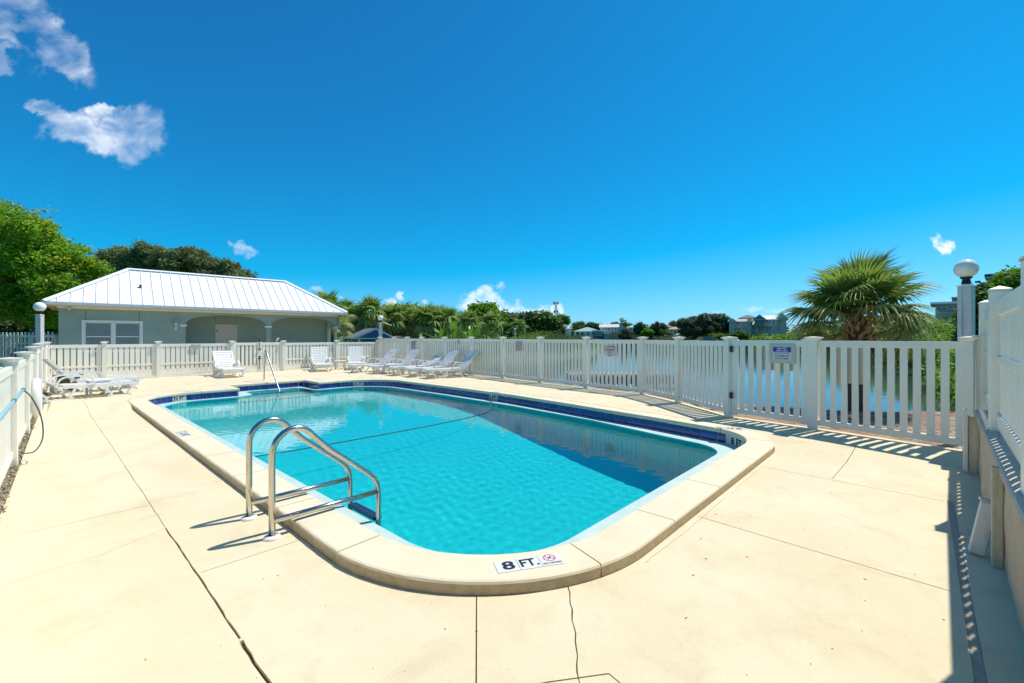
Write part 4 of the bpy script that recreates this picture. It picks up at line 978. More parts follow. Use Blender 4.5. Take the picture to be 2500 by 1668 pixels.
for px, A_, B_, x0, x1, z0, z1, lab in ((1892, gp1, gp2, -.33, .30, .92, 1.36, 'back of a beige sign board fixed outside the gate'), (2074, gp2, gp3, -.20, .22, .78, 1.34, 'back of a beige sign board fixed outside the wide spaced fence panel')):
    c = ray(px, A_, B_); t2 = (Vector(B_[:2]) - Vector(A_[:2])).normalized(); nn2 = Vector((t2.y, -t2.x)); 
    if nn2.dot(c) < 0: nn2 = -nn2
    c = c + nn2 * .035; t_ = thing('sign_board', lab, 'sign board', (c.x, c.y, 0), math.atan2(t2.y, t2.x))
    mb = MB(); mb.box(x0, x1, -.008, .008, z0, z1, None, .002); mb.build('board', beige, t_)
    mb = MB(); mb.box(x0 + .08, x0 + .12, .009, .03, z0, z1); mb.box(x1 - .12, x1 - .08, .009, .03, z0, z1); mb.build('batten', beige, t_)
# ---------------------------------------------------------------- pool house
HA = .742; HO = Vector((-19.40, 18.21)); HL, HD, ZE, ZR = 12.71, 5.43, 3.0, 4.894
hh_ = Vector((math.cos(HA), math.sin(HA))); hn_ = Vector((-hh_.y, hh_.x))
house = thing('pool_house', 'sea green stucco pool house with arched porch and white standing seam metal roof', 'pool house', (HO.x, HO.y, 0), HA)
def sx(px, t): r = (px - HX) / FPX; b = HO + hn_ * t; return (r * b.y - b.x) / (hh_.x - r * hh_.y)
def szf(px, py, t): s_ = sx(px, t); d = (HO + hn_ * t + hh_ * s_).y; return s_, CAMH + (HY - py) * d / FPX
sage = mat('sage_stucco', (.285, .365, .30), .9, col2=(.25, .33, .27), vscale=1.4, bump=1.2, bscale=22, stain=.35, staincol=(.44, .46, .38), stscale=2.2)
sage_t = mat('sage_trim', (.19, .27, .25), .8, var=.1, vscale=4)
trimw = mat('trim_white', (.74, .72, .66), .6, var=.06, vscale=2)
roofw = mat('white_metal_roof', (.86, .87, .87), .35, var=.04, vscale=.8, stain=.12, staincol=(.7, .7, .68), stscale=1.5)
gut = mat('gutter_grey', (.58, .59, .60), .5, var=.06, vscale=3); soff = mat('cream_soffit', (.78, .68, .48), .8, stain=.3, staincol=(.42, .34, .22), stscale=3)
s0, s1 = .42, 12.28; TF = .5; WTZ = 2.74
a1, a2 = sx(453, TF), sx(649.5, TF); a3, a4 = sx(662, TF), sx(818, TF); z1a = szf(550, 770, TF)[1]; z2a = szf(735, 774, TF)[1]; zs_ = 2.12
def arch(x0, x1, zsp, zap, n=18):
    out = [(x0, -.2), (x0, zsp)]; c = (x0 + x1) / 2; hw = (x1 - x0) / 2
    for i in range(n + 1):
        w = math.pi - math.pi * i / n; out.append((c + hw * math.cos(w) * 1.0, zsp + (zap - zsp) * math.sin(w) ** .85))
    out += [(x1, zsp), (x1, -.2)]; return out
def clean(p):
    q = []
    for a in p:
        if not q or abs(a[0] - q[-1][0]) + abs(a[1] - q[-1][1]) > 1e-4: q.append(a)
    return q
def slab2d(poly, holes, y0, y1, name, m, par_, T=None, mats=None):
    V_, F_ = cdt(poly, holes); mb = MB(); nb = len(V_)
    f3 = lambda q, y: (T @ Vector((q[0], y, q[1]))) if T is not None else (q[0], y, q[1])
    vs = [f3(q, y0) for q in V_] + [f3(q, y1) for q in V_]; fs = [tuple(map(int, f)) for f in F_] + [tuple(nb + int(i) for i in f[::-1]) for f in F_]
    b = len(vs)
    for lp in [poly] + list(holes):
        k = len(lp); o = len(vs); vs += [f3(q, y0) for q in lp] + [f3(q, y1) for q in lp]; fs += [(o + i, o + (i + 1) % k, o + k + (i + 1) % k, o + k + i) for i in range(k)]
    mb.add(vs, fs); me = mb.mesh(name, m); bm_ = bmesh.new(); bm_.from_mesh(me); bmesh.ops.remove_doubles(bm_, verts=bm_.verts, dist=1e-5); bmesh.ops.recalc_face_normals(bm_, faces=bm_.faces); bm_.to_mesh(me); bm_.free()
    return link(name, me, par_)
wpx0, wpx1 = 207, 342; ws0, ws1 = sx(wpx0, TF), sx(wpx1, TF); wz1 = szf(274, 788, TF)[1]; wz0 = .92
outer = clean([(s0, WTZ), (s0, -.2)] + arch(a1, a2, zs_, z1a) + arch(a3, a4, zs_, z2a) + [(s1, -.2), (s1, WTZ)])
front = slab2d(outer, [[(ws0, wz0), (ws1, wz0), (ws1, wz1), (ws0, wz1)]], TF, TF + .22, 'wall', sage, house)
PB = 2.35
mb = MB(); mb.box(s0 + .001, s0 + .2, TF + .221, HD - .5, -.2, WTZ); mb.build('wall', sage, house)
mb = MB(); mb.box(s0 + .2, s1 - .001, HD - .7, HD - .5, -.2, WTZ); mb.build('wall', sage, house)
mb = MB(); mb.box(a1 - .2, a1 - .001, TF + .221, PB, -.2, WTZ); mb.build('wall', sage, house)
mb = MB(); mb.box(a1 - .2, s1 - .001, PB + .001, PB + .2, -.2, WTZ); mb.build('wall', sage, house)
Ts = Matrix.Translation((s1, 0, 0)) @ Matrix.Rotation(R(90), 4, 'Z')
sp_ = clean([(TF + .222, WTZ), (TF + .222, 2.12)] + arch(TF + .26, PB - .25, zs_ - .05, 2.5, 14)[1:-1] + [(PB - .25, -.2), (HD - .71, -.2), (HD - .71, WTZ)])
slab2d(sp_, [], -.22, 0, 'side_wall', sage, house, Matrix.Rotation(0, 4, 'Z') @ Matrix(((0, -1, 0, s1), (1, 0, 0, 0), (0, 0, 1, 0), (0, 0, 0, 1))) @ Matrix.Translation((0, 0, 0)))
mb = MB(); mb.box(a1, s1, TF + .22, PB, -.02, .02); mb.build('porch_floor', mat('porch_concrete', (.42, .40, .34), .9, var=.1), house)
mb = MB(); mb.box(s0 + .1, s1 - .1, TF + .1, HD - .6, WTZ - .03, WTZ + .02); mb.build('porch_ceiling', soff, house)
for x0, x1, lab in ((a1 - .20, a1 + .03, 0), (a2 - .02, a3 + .02, 1), (a4 - .02, s1 + .03, 2)):
    mb = MB(); mb.box(x0 - .02, x1 + .02, TF - .04, TF + .26, zs_ - .10, zs_ + .0, None, .012); mb.build('capital', trimw, house)
# window
win = link('window', None, house, (0, 0, 0)); fw = .10
mb = MB()
mb.box(ws0 - fw, ws1 + fw, TF - .03, TF + .02, wz1, wz1 + fw); mb.box(ws0 - fw, ws1 + fw, TF - .035, TF + .02, wz0 - fw, wz0); mb.box(ws0 - fw, ws0, TF - .03, TF + .02, wz0, wz1); mb.box(ws1, ws1 + fw, TF - .03, TF + .02, wz0, wz1)
mb.build('frame', trimw, win)
wm_ = (ws0 + ws1) / 2; zm = szf(274, 822, TF)[1]
mb = MB(); mb.box(wm_ - .05, wm_ + .05, TF + .02, TF + .08, wz0, wz1); mb.build('mullion', trimw, win)
glass = mat('window_glass', (.05, .06, .06), .03, spec=1.0)
blindm = mat('blinds', (.78, .78, .72), .7, var=.05)
for xa, xb in ((ws0, wm_ - .05), (wm_ + .05, ws1)):
    mb = MB(); mb.box(xa, xb, TF + .03, TF + .07, zm - .022, zm + .022); mb.box(xa, xa + .035, TF + .03, TF + .07, wz0, wz1); mb.box(xb - .035, xb, TF + .03, TF + .07, wz0, wz1); mb.box(xa, xb, TF + .03, TF + .07, wz1 - .035, wz1); mb.build('sash', trimw, win)
    mb = MB(); nb_ = 34; hb = (wz1 - wz0) / nb_
    for i in range(nb_): mb.add([(xa, TF + .065, wz0 + i * hb), (xb, TF + .065, wz0 + i * hb), (xb, TF + .078, wz0 + (i + .93) * hb), (xa, TF + .078, wz0 + (i + .93) * hb)], [(0, 1, 2, 3)])
    o = mb.build('blinds', blindm, win); o['kind'] = 'stuff'
pg = bpy.data.materials.new('pane'); pg.use_nodes = True; t = pg.node_tree; t.nodes.clear(); o = N('ShaderNodeOutputMaterial', t); tr = N('ShaderNodeBsdfTransparent', t); tr.inputs[0].default_value = (.95, .97, .96, 1); gs = N('ShaderNodeBsdfGlossy', t); gs.inputs['Roughness'].default_value = .03
fr = N('ShaderNodeFresnel', t); fr.inputs[0].default_value = 1.6; ms = N('ShaderNodeMixShader', t); L(fr.outputs[0], ms.inputs[0], t); L(tr.outputs[0], ms.inputs[1], t); L(gs.outputs[0], ms.inputs[2], t); L(ms.outputs[0], o.inputs[0], t)
for xa, xb in ((ws0 + .035, wm_ - .085), (wm_ + .085, ws1 - .035)):
    for za, zb in ((wz0, zm - .022), (zm + .022, wz1 - .035)): mb = MB(); mb.add([(xa, TF + .05, za), (xb, TF + .05, za), (xb, TF + .05, zb), (xa, TF + .05, zb)], [(0, 1, 2, 3)]); mb.build('pane', pg, win)
# reveals in the stucco
for px, t_, zb, zt_ in ((209, TF, wz1 + fw, WTZ), (340, TF, wz1 + fw, WTZ), (527, PB, 2.15, WTZ), (576, PB, 2.15, WTZ)):
    x = sx(px, t_); mb = MB(); mb.box(x - .008, x + .008, t_ - .002, t_ + .01, zb, zt_ - .04); mb.build('control_joint', mat('joint_dark', (.05, .07, .065), .9), house)
# door
dx0, dx1 = sx(529, PB), sx(576, PB); dt = szf(552, 795, PB)[1]
door = link('door', None, house, (0, 0, 0)); beigep = mat('door_paint', (.60, .53, .42), .6, var=.04, vscale=2)
mb = MB(); mb.box(dx0 - .06, dx0, PB - .03, PB, 0, dt + .06); mb.box(dx1, dx1 + .06, PB - .03, PB, 0, dt + .06); mb.box(dx0, dx1, PB - .03, PB, dt, dt + .06); mb.build('frame', mat('door_frame', (.58, .54, .45), .6), door)
mb = MB(); mb.box(dx0, dx1, PB - .012, PB, 0.02, dt); mb.build('leaf', beigep, door)
wd = dx1 - dx0
for i in range(2):
    for za, zb in ((dt - .42, dt - .2), (dt - 1.15, dt - .52), (.25, .75)):
        xa = dx0 + .12 + i * (wd / 2 - .03); mb = MB(); mb.box(xa, xa + wd / 2 - .2, PB - .022, PB - .013, za, zb, None, .008); mb.build('door_panel', beigep, door)
for z in (dt - .30, dt - 1.3): mb = MB(); mb.box(dx0 - .01, dx0 + .03, PB - .035, PB - .02, z - .06, z + .06); mb.build('hinge', black, door)
mb = MB(); mb.box(dx1 + .12, dx1 + .19, PB - .03, PB, dt - .95, dt - .78); mb.build('switch_box', mat('switch', (.3, .3, .28), .5), house)
# lantern
lx, lz = szf(429, 792, TF); lt = link('wall_lantern', None, house, (lx, TF, lz))
lw = mat('lantern_cream', (.66, .62, .50), .5); mb = MB(); mb.box(-.05, .05, -.04, 0, -.27, -.12, None, .01); mb.tube([(0, -.03, -.16), (0, -.1, -.14), (0, -.12, -.08)], .014, 8); mb.lathe([(.02, -.09), (.05, -.06), (.055, -.05)], 12, TR(0, -.12, 0)); mb.build('bracket', lw, lt)
mb = MB()
for k in range(6):
    w = math.pi * k / 3; mb.tube([(.055 * math.cos(w), -.12 + .055 * math.sin(w), -.05), (.085 * math.cos(w), -.12 + .085 * math.sin(w), .06), (.075 * math.cos(w), -.12 + .075 * math.sin(w), .13)], .005, 5)
mb.lathe([(.10, .13), (.06, .19), (.02, .23), (.012, .30), (0, .31)], 16, TR(0, -.12, 0)); mb.build('cage', mat('lantern_metal', (.50, .55, .52), .4, metal=.3), lt)
mb = MB(); mb.lathe([(.05, -.04), (.07, .05), (.06, .12), (0, .13)], 14, TR(0, -.12, 0)); mb.build('lantern_glass', mat('lantern_glass', (.62, .60, .52), .15), lt)
# eaves
mb = MB(); mb.box(0, HL, -.06, .06, ZE - .15, ZE - .012, None, .012); mb.build('gutter', gut, house); mb = MB(); mb.box(HL - .06, HL + .06, .065, HD, ZE - .15, ZE - .012, None, .012); mb.build('gutter', gut, house)
mb = MB(); mb.box(-.06, .06, .065, HD, ZE - .15, ZE - .012, None, .012); mb.build('gutter', gut, house)
mb = MB(); mb.box(.02, HL - .02, .065, HD - .02, ZE - .17, ZE - .155); mb.build('soffit', soff, house)
mb = MB(); mb.box(s0 - .05, s1 + .05, TF - .06, TF - .001, WTZ - .0, ZE - .171); mb.build('frieze', soff, house)
# roof panels with standing seams
def roofpt(s_, t_): return (s_, t_, ZE + (ZR - ZE) * t_ / (HD / 2))
np_ = 32; pwid = HL / np_
roof = link('roof', None, house, (0, 0, 0))
for i in range(np_):
    x0, x1 = i * pwid, (i + 1) * pwid
    def tm(x): return min(x, HL - x, HD / 2)
    pts = [(x0, 0), (x1, 0), (x1, tm(x1)), (x0, tm(x0))]
    if tm(x0) < .01: pts = [(x0, 0), (x1, 0), (x1, tm(x1))]
    if tm(x1) < .01: pts = [(x0, 0), (x1, 0), (x0, tm(x0))]
    mb = MB(); k = len(pts); top = [Vector(roofpt(*q)) for q in pts]; dn = [q - Vector((0, 0, .02)) for q in top]
    mb.add(top + dn, [tuple(range(k)), tuple(range(2 * k - 1, k - 1, -1))] + [(j, (j + 1) % k, k + (j + 1) % k, k + j) for j in range(k)])
    if tm(x0) > .15:
        a_, b_ = Vector(roofpt(x0 + .012, 0)), Vector(roofpt(x0 + .012, tm(x0) - .05)); up = Vector((0, -(ZR - ZE), HD / 2)).normalized()
        vs = []
        for q in (a_, b_):
            for dx, dz in ((-.011, 0), (.011, 0), (.011, .034), (-.011, .034)): vs.append(q + Vector((dx, 0, 0)) + up * dz)
        mb.add(vs, [(0, 1, 5, 4), (1, 2, 6, 5), (2, 3, 7, 6), (3, 0, 4, 7), (0, 3, 2, 1)])
    mb.build('roof_panel', roofw, roof)
rl, rr = (HD / 2, HD / 2, ZR), (HL - HD / 2, HD / 2, ZR)
for fc in ([(0, 0, ZE), rl, (0, HD, ZE)], [(HL, 0, ZE), (HL, HD, ZE), rr], [(0, HD, ZE), rl, rr, (HL, HD, ZE)]): mb = MB(); mb.add([Vector(q) - Vector((0, 0, .004)) for q in fc], [tuple(range(len(fc)))]); mb.build('roof_slope', roofw, roof)
for p, q in (((0, 0, ZE), rl), ((HL, 0, ZE), rr), (rl, rr), ((0, HD, ZE), rl), ((HL, HD, ZE), rr)):
    p, q = Vector(p), Vector(q); d_ = (q - p).normalized(); side = d_.cross(Vector((0, 0, 1))).normalized(); upv = side.cross(d_)
    vs = []
    for e in (p, q):
        for a_, b_ in ((-.14, -.035), (0, .045), (.14, -.035), (0, .0)): vs.append(e + side * a_ + upv * (b_ + .02))
    mb = MB(); mb.add(vs, [(0, 1, 5, 4), (1, 2, 6, 5), (2, 3, 7, 6), (3, 0, 4, 7), (0, 3, 2, 1), (4, 5, 6, 7)]); mb.build('ridge_cap', roofw, roof)
mb = MB(); mb.lathe([(.05, 0), (.05, .12), (.07, .13), (0, .17)], 10, TR(*roofpt(sx(342, 1.6), 1.25))); mb.build('roof_vent', mat('vent_dark', (.1, .1, .1), .6), roof)
# flood lights under the left eave
for x, c_ in ((.25, (.55, .12, .05)), (.75, (.60, .45, .3))):
    mb = MB(); mb.lathe([(.03, 0), (.07, .10), (.075, .11), (.05, .112), (0, .10)], 12, TR(x, .42, 2.76, 0, R(110))); mb.build('flood_light', mat('lamp_%d' % int(x * 100), c_, .4), house)

# ---------------------------------------------------------------- vegetation
def leaf_mat(name, c, c2=None, tr=.3, isl=.35): return mat(name, c, .55, col2=c2 or tuple(q * .6 for q in c), vscale=.35, island=isl, trans=tr, spec=.35)
L_bright = leaf_mat('bright_leaves', (.23, .44, .02), (.12, .29, .015), .42); L_yel = leaf_mat('yellow_green_leaves', (.36, .42, .02), (.18, .30, .02), .4); L_oak = leaf_mat('oak_leaves', (.24, .31, .12), (.13, .175, .065), .3)
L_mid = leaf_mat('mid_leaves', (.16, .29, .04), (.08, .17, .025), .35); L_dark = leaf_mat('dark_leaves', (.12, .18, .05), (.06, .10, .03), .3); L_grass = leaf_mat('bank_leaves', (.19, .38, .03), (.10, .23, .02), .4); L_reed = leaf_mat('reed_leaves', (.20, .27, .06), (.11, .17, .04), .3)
L_palm = leaf_mat('palm_leaves', (.25, .38, .07), (.14, .23, .04), .35, .3); L_palmy = leaf_mat('old_palm_leaves', (.50, .50, .18), (.28, .32, .10), .35, .35); L_dead = leaf_mat('dead_palm_leaves', (.24, .15, .06), (.12, .07, .03), .15, .4)
L_sea = leaf_mat('shore_oak_leaves', (.16, .20, .09), (.08, .11, .05), .25)
bark = mat('bark', (.16, .13, .10), .9, col2=(.08, .065, .05), vscale=8, bump=1, bscale=30)
def quads_mesh(C, A, B, name, m, tri=False):
    n = len(C); V = np.empty((n, 4, 3)); V[:, 0] = C - A - B; V[:, 1] = C + A - B; V[:, 2] = C + A + B; V[:, 3] = C - A + B
    me = bpy.data.meshes.new(name); me.vertices.add(4 * n); me.vertices.foreach_set('co', V.ravel()); me.loops.add(4 * n); me.loops.foreach_set('vertex_index', np.arange(4 * n)); me.polygons.add(n); me.polygons.foreach_set('loop_start', np.arange(n) * 4); me.materials.append(m); me.update(calc_edges=True); me.validate(); return me
def leafcloud(blobs, n, size, m, name='crown', par_=None, asp=.55, shell=.55, clump=5, seed=1, upright=0, loc=None, flat=.85, sat=0, spread=1.9):
    """blobs: (center, (rx, ry, rz)); leaves sit in small clumps spread through the outer part of each blob"""
    g = np.random.default_rng(seed)
    if sat:
        ex = []
        for (c, r) in blobs:
            for _ in range(sat):
                d = g.normal(size=3); d[2] = abs(d[2]) * .9 - .15; d /= np.linalg.norm(d); k_ = g.uniform(.16, .36); ex.append((tuple(np.array(c) + d * np.array(r) * g.uniform(.82, 1.08)), (r[0] * k_, r[1] * k_, r[2] * k_)))
        blobs = [(c, (r[0] * .86, r[1] * .86, r[2] * .86)) for c, r in blobs] + ex
    vol = np.array([b[1][0] * b[1][1] + b[1][0] * b[1][2] for b in blobs]); cnt = (n / clump * vol / vol.sum()).astype(int) + 1
    Cs = []
    for (c, r), k in zip(blobs, cnt):
        d = g.normal(size=(k, 3)); d /= np.linalg.norm(d, axis=1)[:, None]; rad = shell + (1 - shell) * g.random(k) ** .6
        rad = rad * (1 + .16 * np.sin(d[:, 0] * 5 + d[:, 2] * 4 + c[0]) * np.cos(d[:, 1] * 6 + c[1])); q = np.array(c) + d * rad[:, None] * np.array(r); Cs.append(q)
    C = np.concatenate(Cs); C = np.repeat(C, clump, 0) + g.normal(size=(len(C) * clump, 3)) * size * spread * np.array([1, 1, flat])
    A = g.normal(size=C.shape); A[:, 2] *= .5 if not upright else .1; A /= np.linalg.norm(A, axis=1)[:, None]; B = g.normal(size=C.shape)
    if upright: B = np.array([0, 0, 1.]) + B * (1 - upright) * .5
    B -= A * (A * B).sum(1)[:, None]; B /= np.linalg.norm(B, axis=1)[:, None]; s_ = size * g.uniform(.6, 1.25, len(C))[:, None]
    if upright: A, B = A * s_ * .18, B * s_ * 2.2
    else: A, B = A * s_, B * s_ * asp
    return link(name, quads_mesh(C, A, B, name, m), par_, loc)
def limb(mb, pts, r0, r1): k = len(pts); mb.tube(smoothpath([Vector(p) for p in pts], 4), [r0 + (r1 - r0) * i / ((k - 1) * 4) for i in range((k - 1) * 4 + 1)], 8)
def tree_px(label, d, blobs, n, size, m, trunk=None, seed=1, cat='tree', name='tree', group=None, shell=.55, m2=None, dz=.8, clump=5, limbs=()):
    """blobs (px, py, radius px, depth offset): a crown of real clumps standing about d metres away"""
    cx_ = np.mean([b[0] for b in blobs]); base = D(cx_, HY, d); gz_ = max(-.6, gz(base.x, base.y))
    t_ = thing(name, label, cat, (base.x, base.y, gz_), 0, group)
    bl = []
    for b in blobs:
        dd = d + (b[3] if len(b) > 3 else 0); c = D(b[0], b[1], dd); r = b[2] / FPX * dd; bl.append(((c.x - base.x, c.y - base.y, c.z - gz_), (r, r * 1.0, r * dz)))
    leafcloud(bl, n, size, m, 'crown', t_, seed=seed, shell=shell, clump=clump, sat=9 if d < 60 else 5, spread=1.9 if d < 60 else 1.5)
    if m2: leafcloud([(c, (r[0] * 1.02, r[1] * 1.02, r[2] * 1.02)) for c, r in bl], n // 7, size, m2, 'new_growth', t_, seed=seed + 50, shell=.85, clump=clump, sat=9)
    mb = MB(); rb = max(.1, min(.35, np.mean([b[1][0] for b in bl]) * .12)) if trunk is None else trunk
    g = random.Random(seed); top = max(b[0][2] for b in bl); mid = sorted(bl, key=lambda b: b[0][2])[0][0]
    fork = (mid[0] * .3, mid[1] * .3, max(.6, top * .35))
    limb(mb, [(0, 0, -.1), (fork[0] * .4, 0, fork[2] * .5), fork], rb, rb * .75)
    for c, r in bl[:9]: limb(mb, [fork, ((fork[0] + c[0]) / 2 + g.uniform(-.3, .3), (fork[1] + c[1]) / 2, (fork[2] + c[2]) / 2), c], rb * .5, rb * .12)
    mb.build('trunk', bark, t_); return t_
# big bright tree left
bt = tree_px('tall bright green leafy tree at the left edge behind the fence', 27, [(10, 545, 70), (-70, 560, 90), (70, 575, 55, -1), (-20, 640, 85), (90, 640, 62, -1), (150, 630, 50), (185, 672, 55, 1), (225, 650, 26, 1), (120, 700, 48, -1), (-30, 740, 60), (35, 735, 40, -1), (95, 770, 40), (190, 725, 50, 2), (150, 775, 36, 2), (60, 690, 30, 1)], 48000, .075, L_bright, .26, 3, shell=.7, m2=L_yel, clump=9)
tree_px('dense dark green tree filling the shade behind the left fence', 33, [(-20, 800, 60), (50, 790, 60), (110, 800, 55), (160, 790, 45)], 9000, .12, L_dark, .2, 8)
tree_px('broad grey green oak rising behind the pool house roof', 46, [(265, 650, 42), (310, 640, 42), (355, 625, 34), (400, 635, 40), (450, 640, 38), (500, 650, 38), (545, 662, 36), (580, 680, 30), (340, 665, 45), (430, 668, 45), (520, 690, 40), (270, 700, 45), (230, 690, 30), (360, 612, 18), (300, 618, 16), (470, 622, 17), (565, 652, 16)], 70000, .085, L_oak, .4, 4, shell=.62, clump=9)

# pale concrete yard between the back fence and the pool house
yard = [W2(20.85, -3.2), W2(20.85, 12.3)] + [tuple(HO + hh_ * 15.5 + hn_ * .4), tuple(HO + hh_ * 12.9 + hn_ * .6), tuple(HO + hh_ * .3 + hn_ * .6), tuple(HO + hh_ * -2.2 + hn_ * .6)]
V2, F2 = cdt(yard); m = bpy.data.meshes.new('yard_concrete'); m.from_pydata([(a, b, -.03) for a, b in V2], [], F2.tolist()); m.materials.append(mat('yard_concrete', (.60, .55, .45), .9, col2=(.52, .47, .38), vscale=.7, bump=.4, bscale=60)); tag(link('yard_concrete', m), kind='structure')
# ---- palms
def frond_mesh(name, m, pet=.7, bl=.75, nb=34, spread=118, droop=.5, fold=.25, segs=4, bw=.03, seed=0, petm=None):
    g = random.Random(seed); mb = MB(); pts = [Vector((0, 0, 0)), Vector((pet * .5, 0, pet * .04)), Vector((pet, 0, -pet * .02))]; mb.m = 1
    mb.tube(pts, [.014, .010, .008], 4, caps=False, smooth=False); mb.m = 0
    for i in range(nb):
        a = R(-spread + 2 * spread * (i + .5) / nb + g.uniform(-2, 2)); Lb = bl * (1 - .25 * abs(a) / R(spread)) * g.uniform(.88, 1.08); dx, dy = math.cos(a), math.sin(a); px_, py_ = -dy, dx; dr = droop * g.uniform(.7, 1.3); vs = []
        sg = 1 if i % 2 else -1
        for s_ in range(segs + 1):
            f = s_ / segs; r_ = Lb * f; zz_ = fold * abs(math.sin(a)) * r_ * (1 - f * .3) - dr * Lb * max(0, f - .35) ** 2 * 1.6 - (.05 * r_); rr_ = r_ * (1 - .18 * dr * max(0, f - .35)); w = bw * (min(1, .25 + f * 2.2) if f < .4 else (1 - f) / .6) + .0015
            c = Vector((pet + dx * rr_, dy * rr_, -pet * .02 + zz_)); vs += [c + Vector((px_ * w, py_ * w, sg * w * .45)), c - Vector((px_ * w, py_ * w, -sg * 0))]
        mb.add(vs, [(2 * s_, 2 * s_ + 1, 2 * s_ + 3, 2 * s_ + 2) for s_ in range(segs)])
    return mb.mesh(name, [m, petm or L_palmy])
def palm(label, x, y, z, crown_z, rad, nf, meshes, seed, trunk_r=.16, boots=False, group=None, parts=True, elr=134, gap=None):
    t_ = thing('palm_tree', label, 'palm tree', (x, y, z), 0, group); g = random.Random(seed); h = crown_z - z
    mb = MB(); mb.tube([(0, 0, -.2), (0, 0, h * .5), (0, 0, h)], [trunk_r * 1.05, trunk_r, trunk_r * .95], 12); mb.build('trunk', palmbark, t_)
    if boots:
        bo = MB()
        for k in range(46):
            zz_ = h - .62 + k * .0155; w = k * 2.4; T = TR(trunk_r * .9 * math.cos(w), trunk_r * .9 * math.sin(w), zz_, w, 0, R(-38 + g.uniform(-12, 12)))
            bo.box(0, .16 + g.uniform(0, .08), -.035, .035, -.012, .012, T)
            T2 = TR((trunk_r * .9 + .1) * math.cos(w), (trunk_r * .9 + .1) * math.sin(w), zz_ + .08, w + .5, 0, R(-60)); bo.box(0, .11, -.018, .018, -.008, .008, T2)
        o = bo.build('leaf_bases', mat('leaf_boots', (.55, .32, .16), .85, col2=(.32, .18, .09), vscale=10, island=.3), t_)
    res = []
    for i in range(nf):
        f = (i + .5) / nf; el = 84 - elr * f ** .85 + g.uniform(-9, 9); az = i * 2.39996 + g.uniform(-.2, .2)
        if gap is not None and el < 30 and abs((az - gap + math.pi) % (2 * math.pi) - math.pi) < .75: el = g.uniform(14, 36)
        me = meshes[0] if f < .30 else (meshes[1] if f < .62 else meshes[2])
        if f > .9 and len(meshes) > 3: me = meshes[3]
        s_ = rad * g.uniform(.88, 1.1)
        o = link('frond', me, t_); o.matrix_local = Matrix.Translation((0, 0, h + .05 - .25 * f)) @ Matrix.Rotation(az, 4, 'Z') @ Matrix.Rotation(R(-el), 4, 'Y') @ Matrix.Rotation(g.uniform(-.35, .35), 4, 'X') @ Matrix.Scale(s_, 4); res.append(o)
    return t_
palmbark = mat('palm_trunk_bark', (.15, .11, .075), .95, col2=(.07, .05, .035), vscale=14, bump=1.5, bscale=24, stretch=(1, 1, 2.5))
FM = [frond_mesh('frond', L_palm, .74, .72, 40, 132, .30, .30, 5, .026, 1), frond_mesh('frond', L_palm, .80, .68, 40, 140, .6, .16, 5, .026, 2), frond_mesh('frond', L_palmy, .80, .66, 38, 140, .9, .08, 5, .024, 3), frond_mesh('frond', L_dead, .6, .5, 24, 110, 1.5, 0, 4, .018, 4)]
q = D(2094, 760, 9.35)
np_palm = palm('short bushy fan palm with brown crossed leaf bases beyond the white fence', q.x, q.y, -.2, 1.94, 1.02, 56, FM, 5, .17, True, elr=122, gap=R(232))
# flower stalks hanging in the crown
mb = MB(); g = random.Random(9)
for k in range(900):
    w = g.uniform(0, 6.28); r_ = g.uniform(.15, .75); T = TR(r_ * math.cos(w), r_ * math.sin(w), 2.2 + .28 - r_ * .35 + g.uniform(-.14, .16), g.uniform(0, 6), g.uniform(0, 3)); mb.add([T @ Vector(p) for p in ((-.012, 0, 0), (.012, -.006, 0), (.012, .006, .012))], [(0, 1, 2)])
o = mb.build('fruit_stalks', mat('palm_fruit', (.16, .10, .045), .8, island=.5), np_palm); o['kind'] = 'stuff'
FL_ = [frond_mesh('frond', L_palm, .5, .85, 15, 112, .45, .2, 2, .075, 11), frond_mesh('frond', L_palm, .6, .85, 15, 122, .8, .1, 2, .07, 12), frond_mesh('frond', L_palmy, .6, .8, 14, 122, 1.2, .05, 2, .06, 13), frond_mesh('frond', L_dead, .6, .6, 12, 110, 1.6, 0, 2, .05, 14)]
q = D(797, 758, 31.5); palm('fan palm behind the right end of the pool house roof', q.x, q.y, -.2, q.z - .05, 1.2, 30, [FM[0], FM[1], FM[2], FM[3]], 21, .2)
q = D(812, 800, 30.5); palm('low yellowing fan palm seen through the side arch of the pool house', q.x, q.y, -.2, q.z + .35, 1.15, 26, [FM[1], FM[2], FM[2], FM[3]], 22, .25)
GP = 'fan palms in the grove beyond the back fence'
for i, (px, py, d, rp_, lab) in enumerate([(848, 768, 46, 30, 'fan palm next to the pool house eave in the grove'), (872, 775, 44, 30, 'low fan palm behind the left end of the blue shed'), (905, 764, 43, 34, 'tall fan palm with visible trunk behind the blue shed ridge'), (930, 782, 47, 32, 'fan palm right behind the far globe lamp'),
                                        (958, 778, 45, 32, 'leaning trunk fan palm just right of the far globe lamp'), (985, 776, 48, 34, 'fan palm behind the reddish shed roof'), (1008, 764, 60, 22, 'thin tall palm rising above the grove'), (1015, 785, 46, 32, 'shaggy fan palm above the pool rules sign'),
                                        (1043, 782, 44, 34, 'fan palm with hanging dead fronds behind the banana plants'), (1068, 779, 46, 34, 'fan palm left of the banana plants top'), (1092, 783, 45, 32, 'fan palm at the right end of the dense grove'), (1146, 792, 42, 30, 'lone fan palm before the bright round tree'),
                                        (1202, 788, 56, 24, 'small fan palm on the right flank of the bright round tree'), (1266, 797, 62, 18, 'small fan palm standing before the dark oaks')]):
    q = D(px, py, d); palm(lab, q.x, q.y, gz(q.x, q.y), q.z, rp_ / FPX * d * 1.05, 30 if i != 6 else 18, FL_, 30 + i, .17, False, GP)
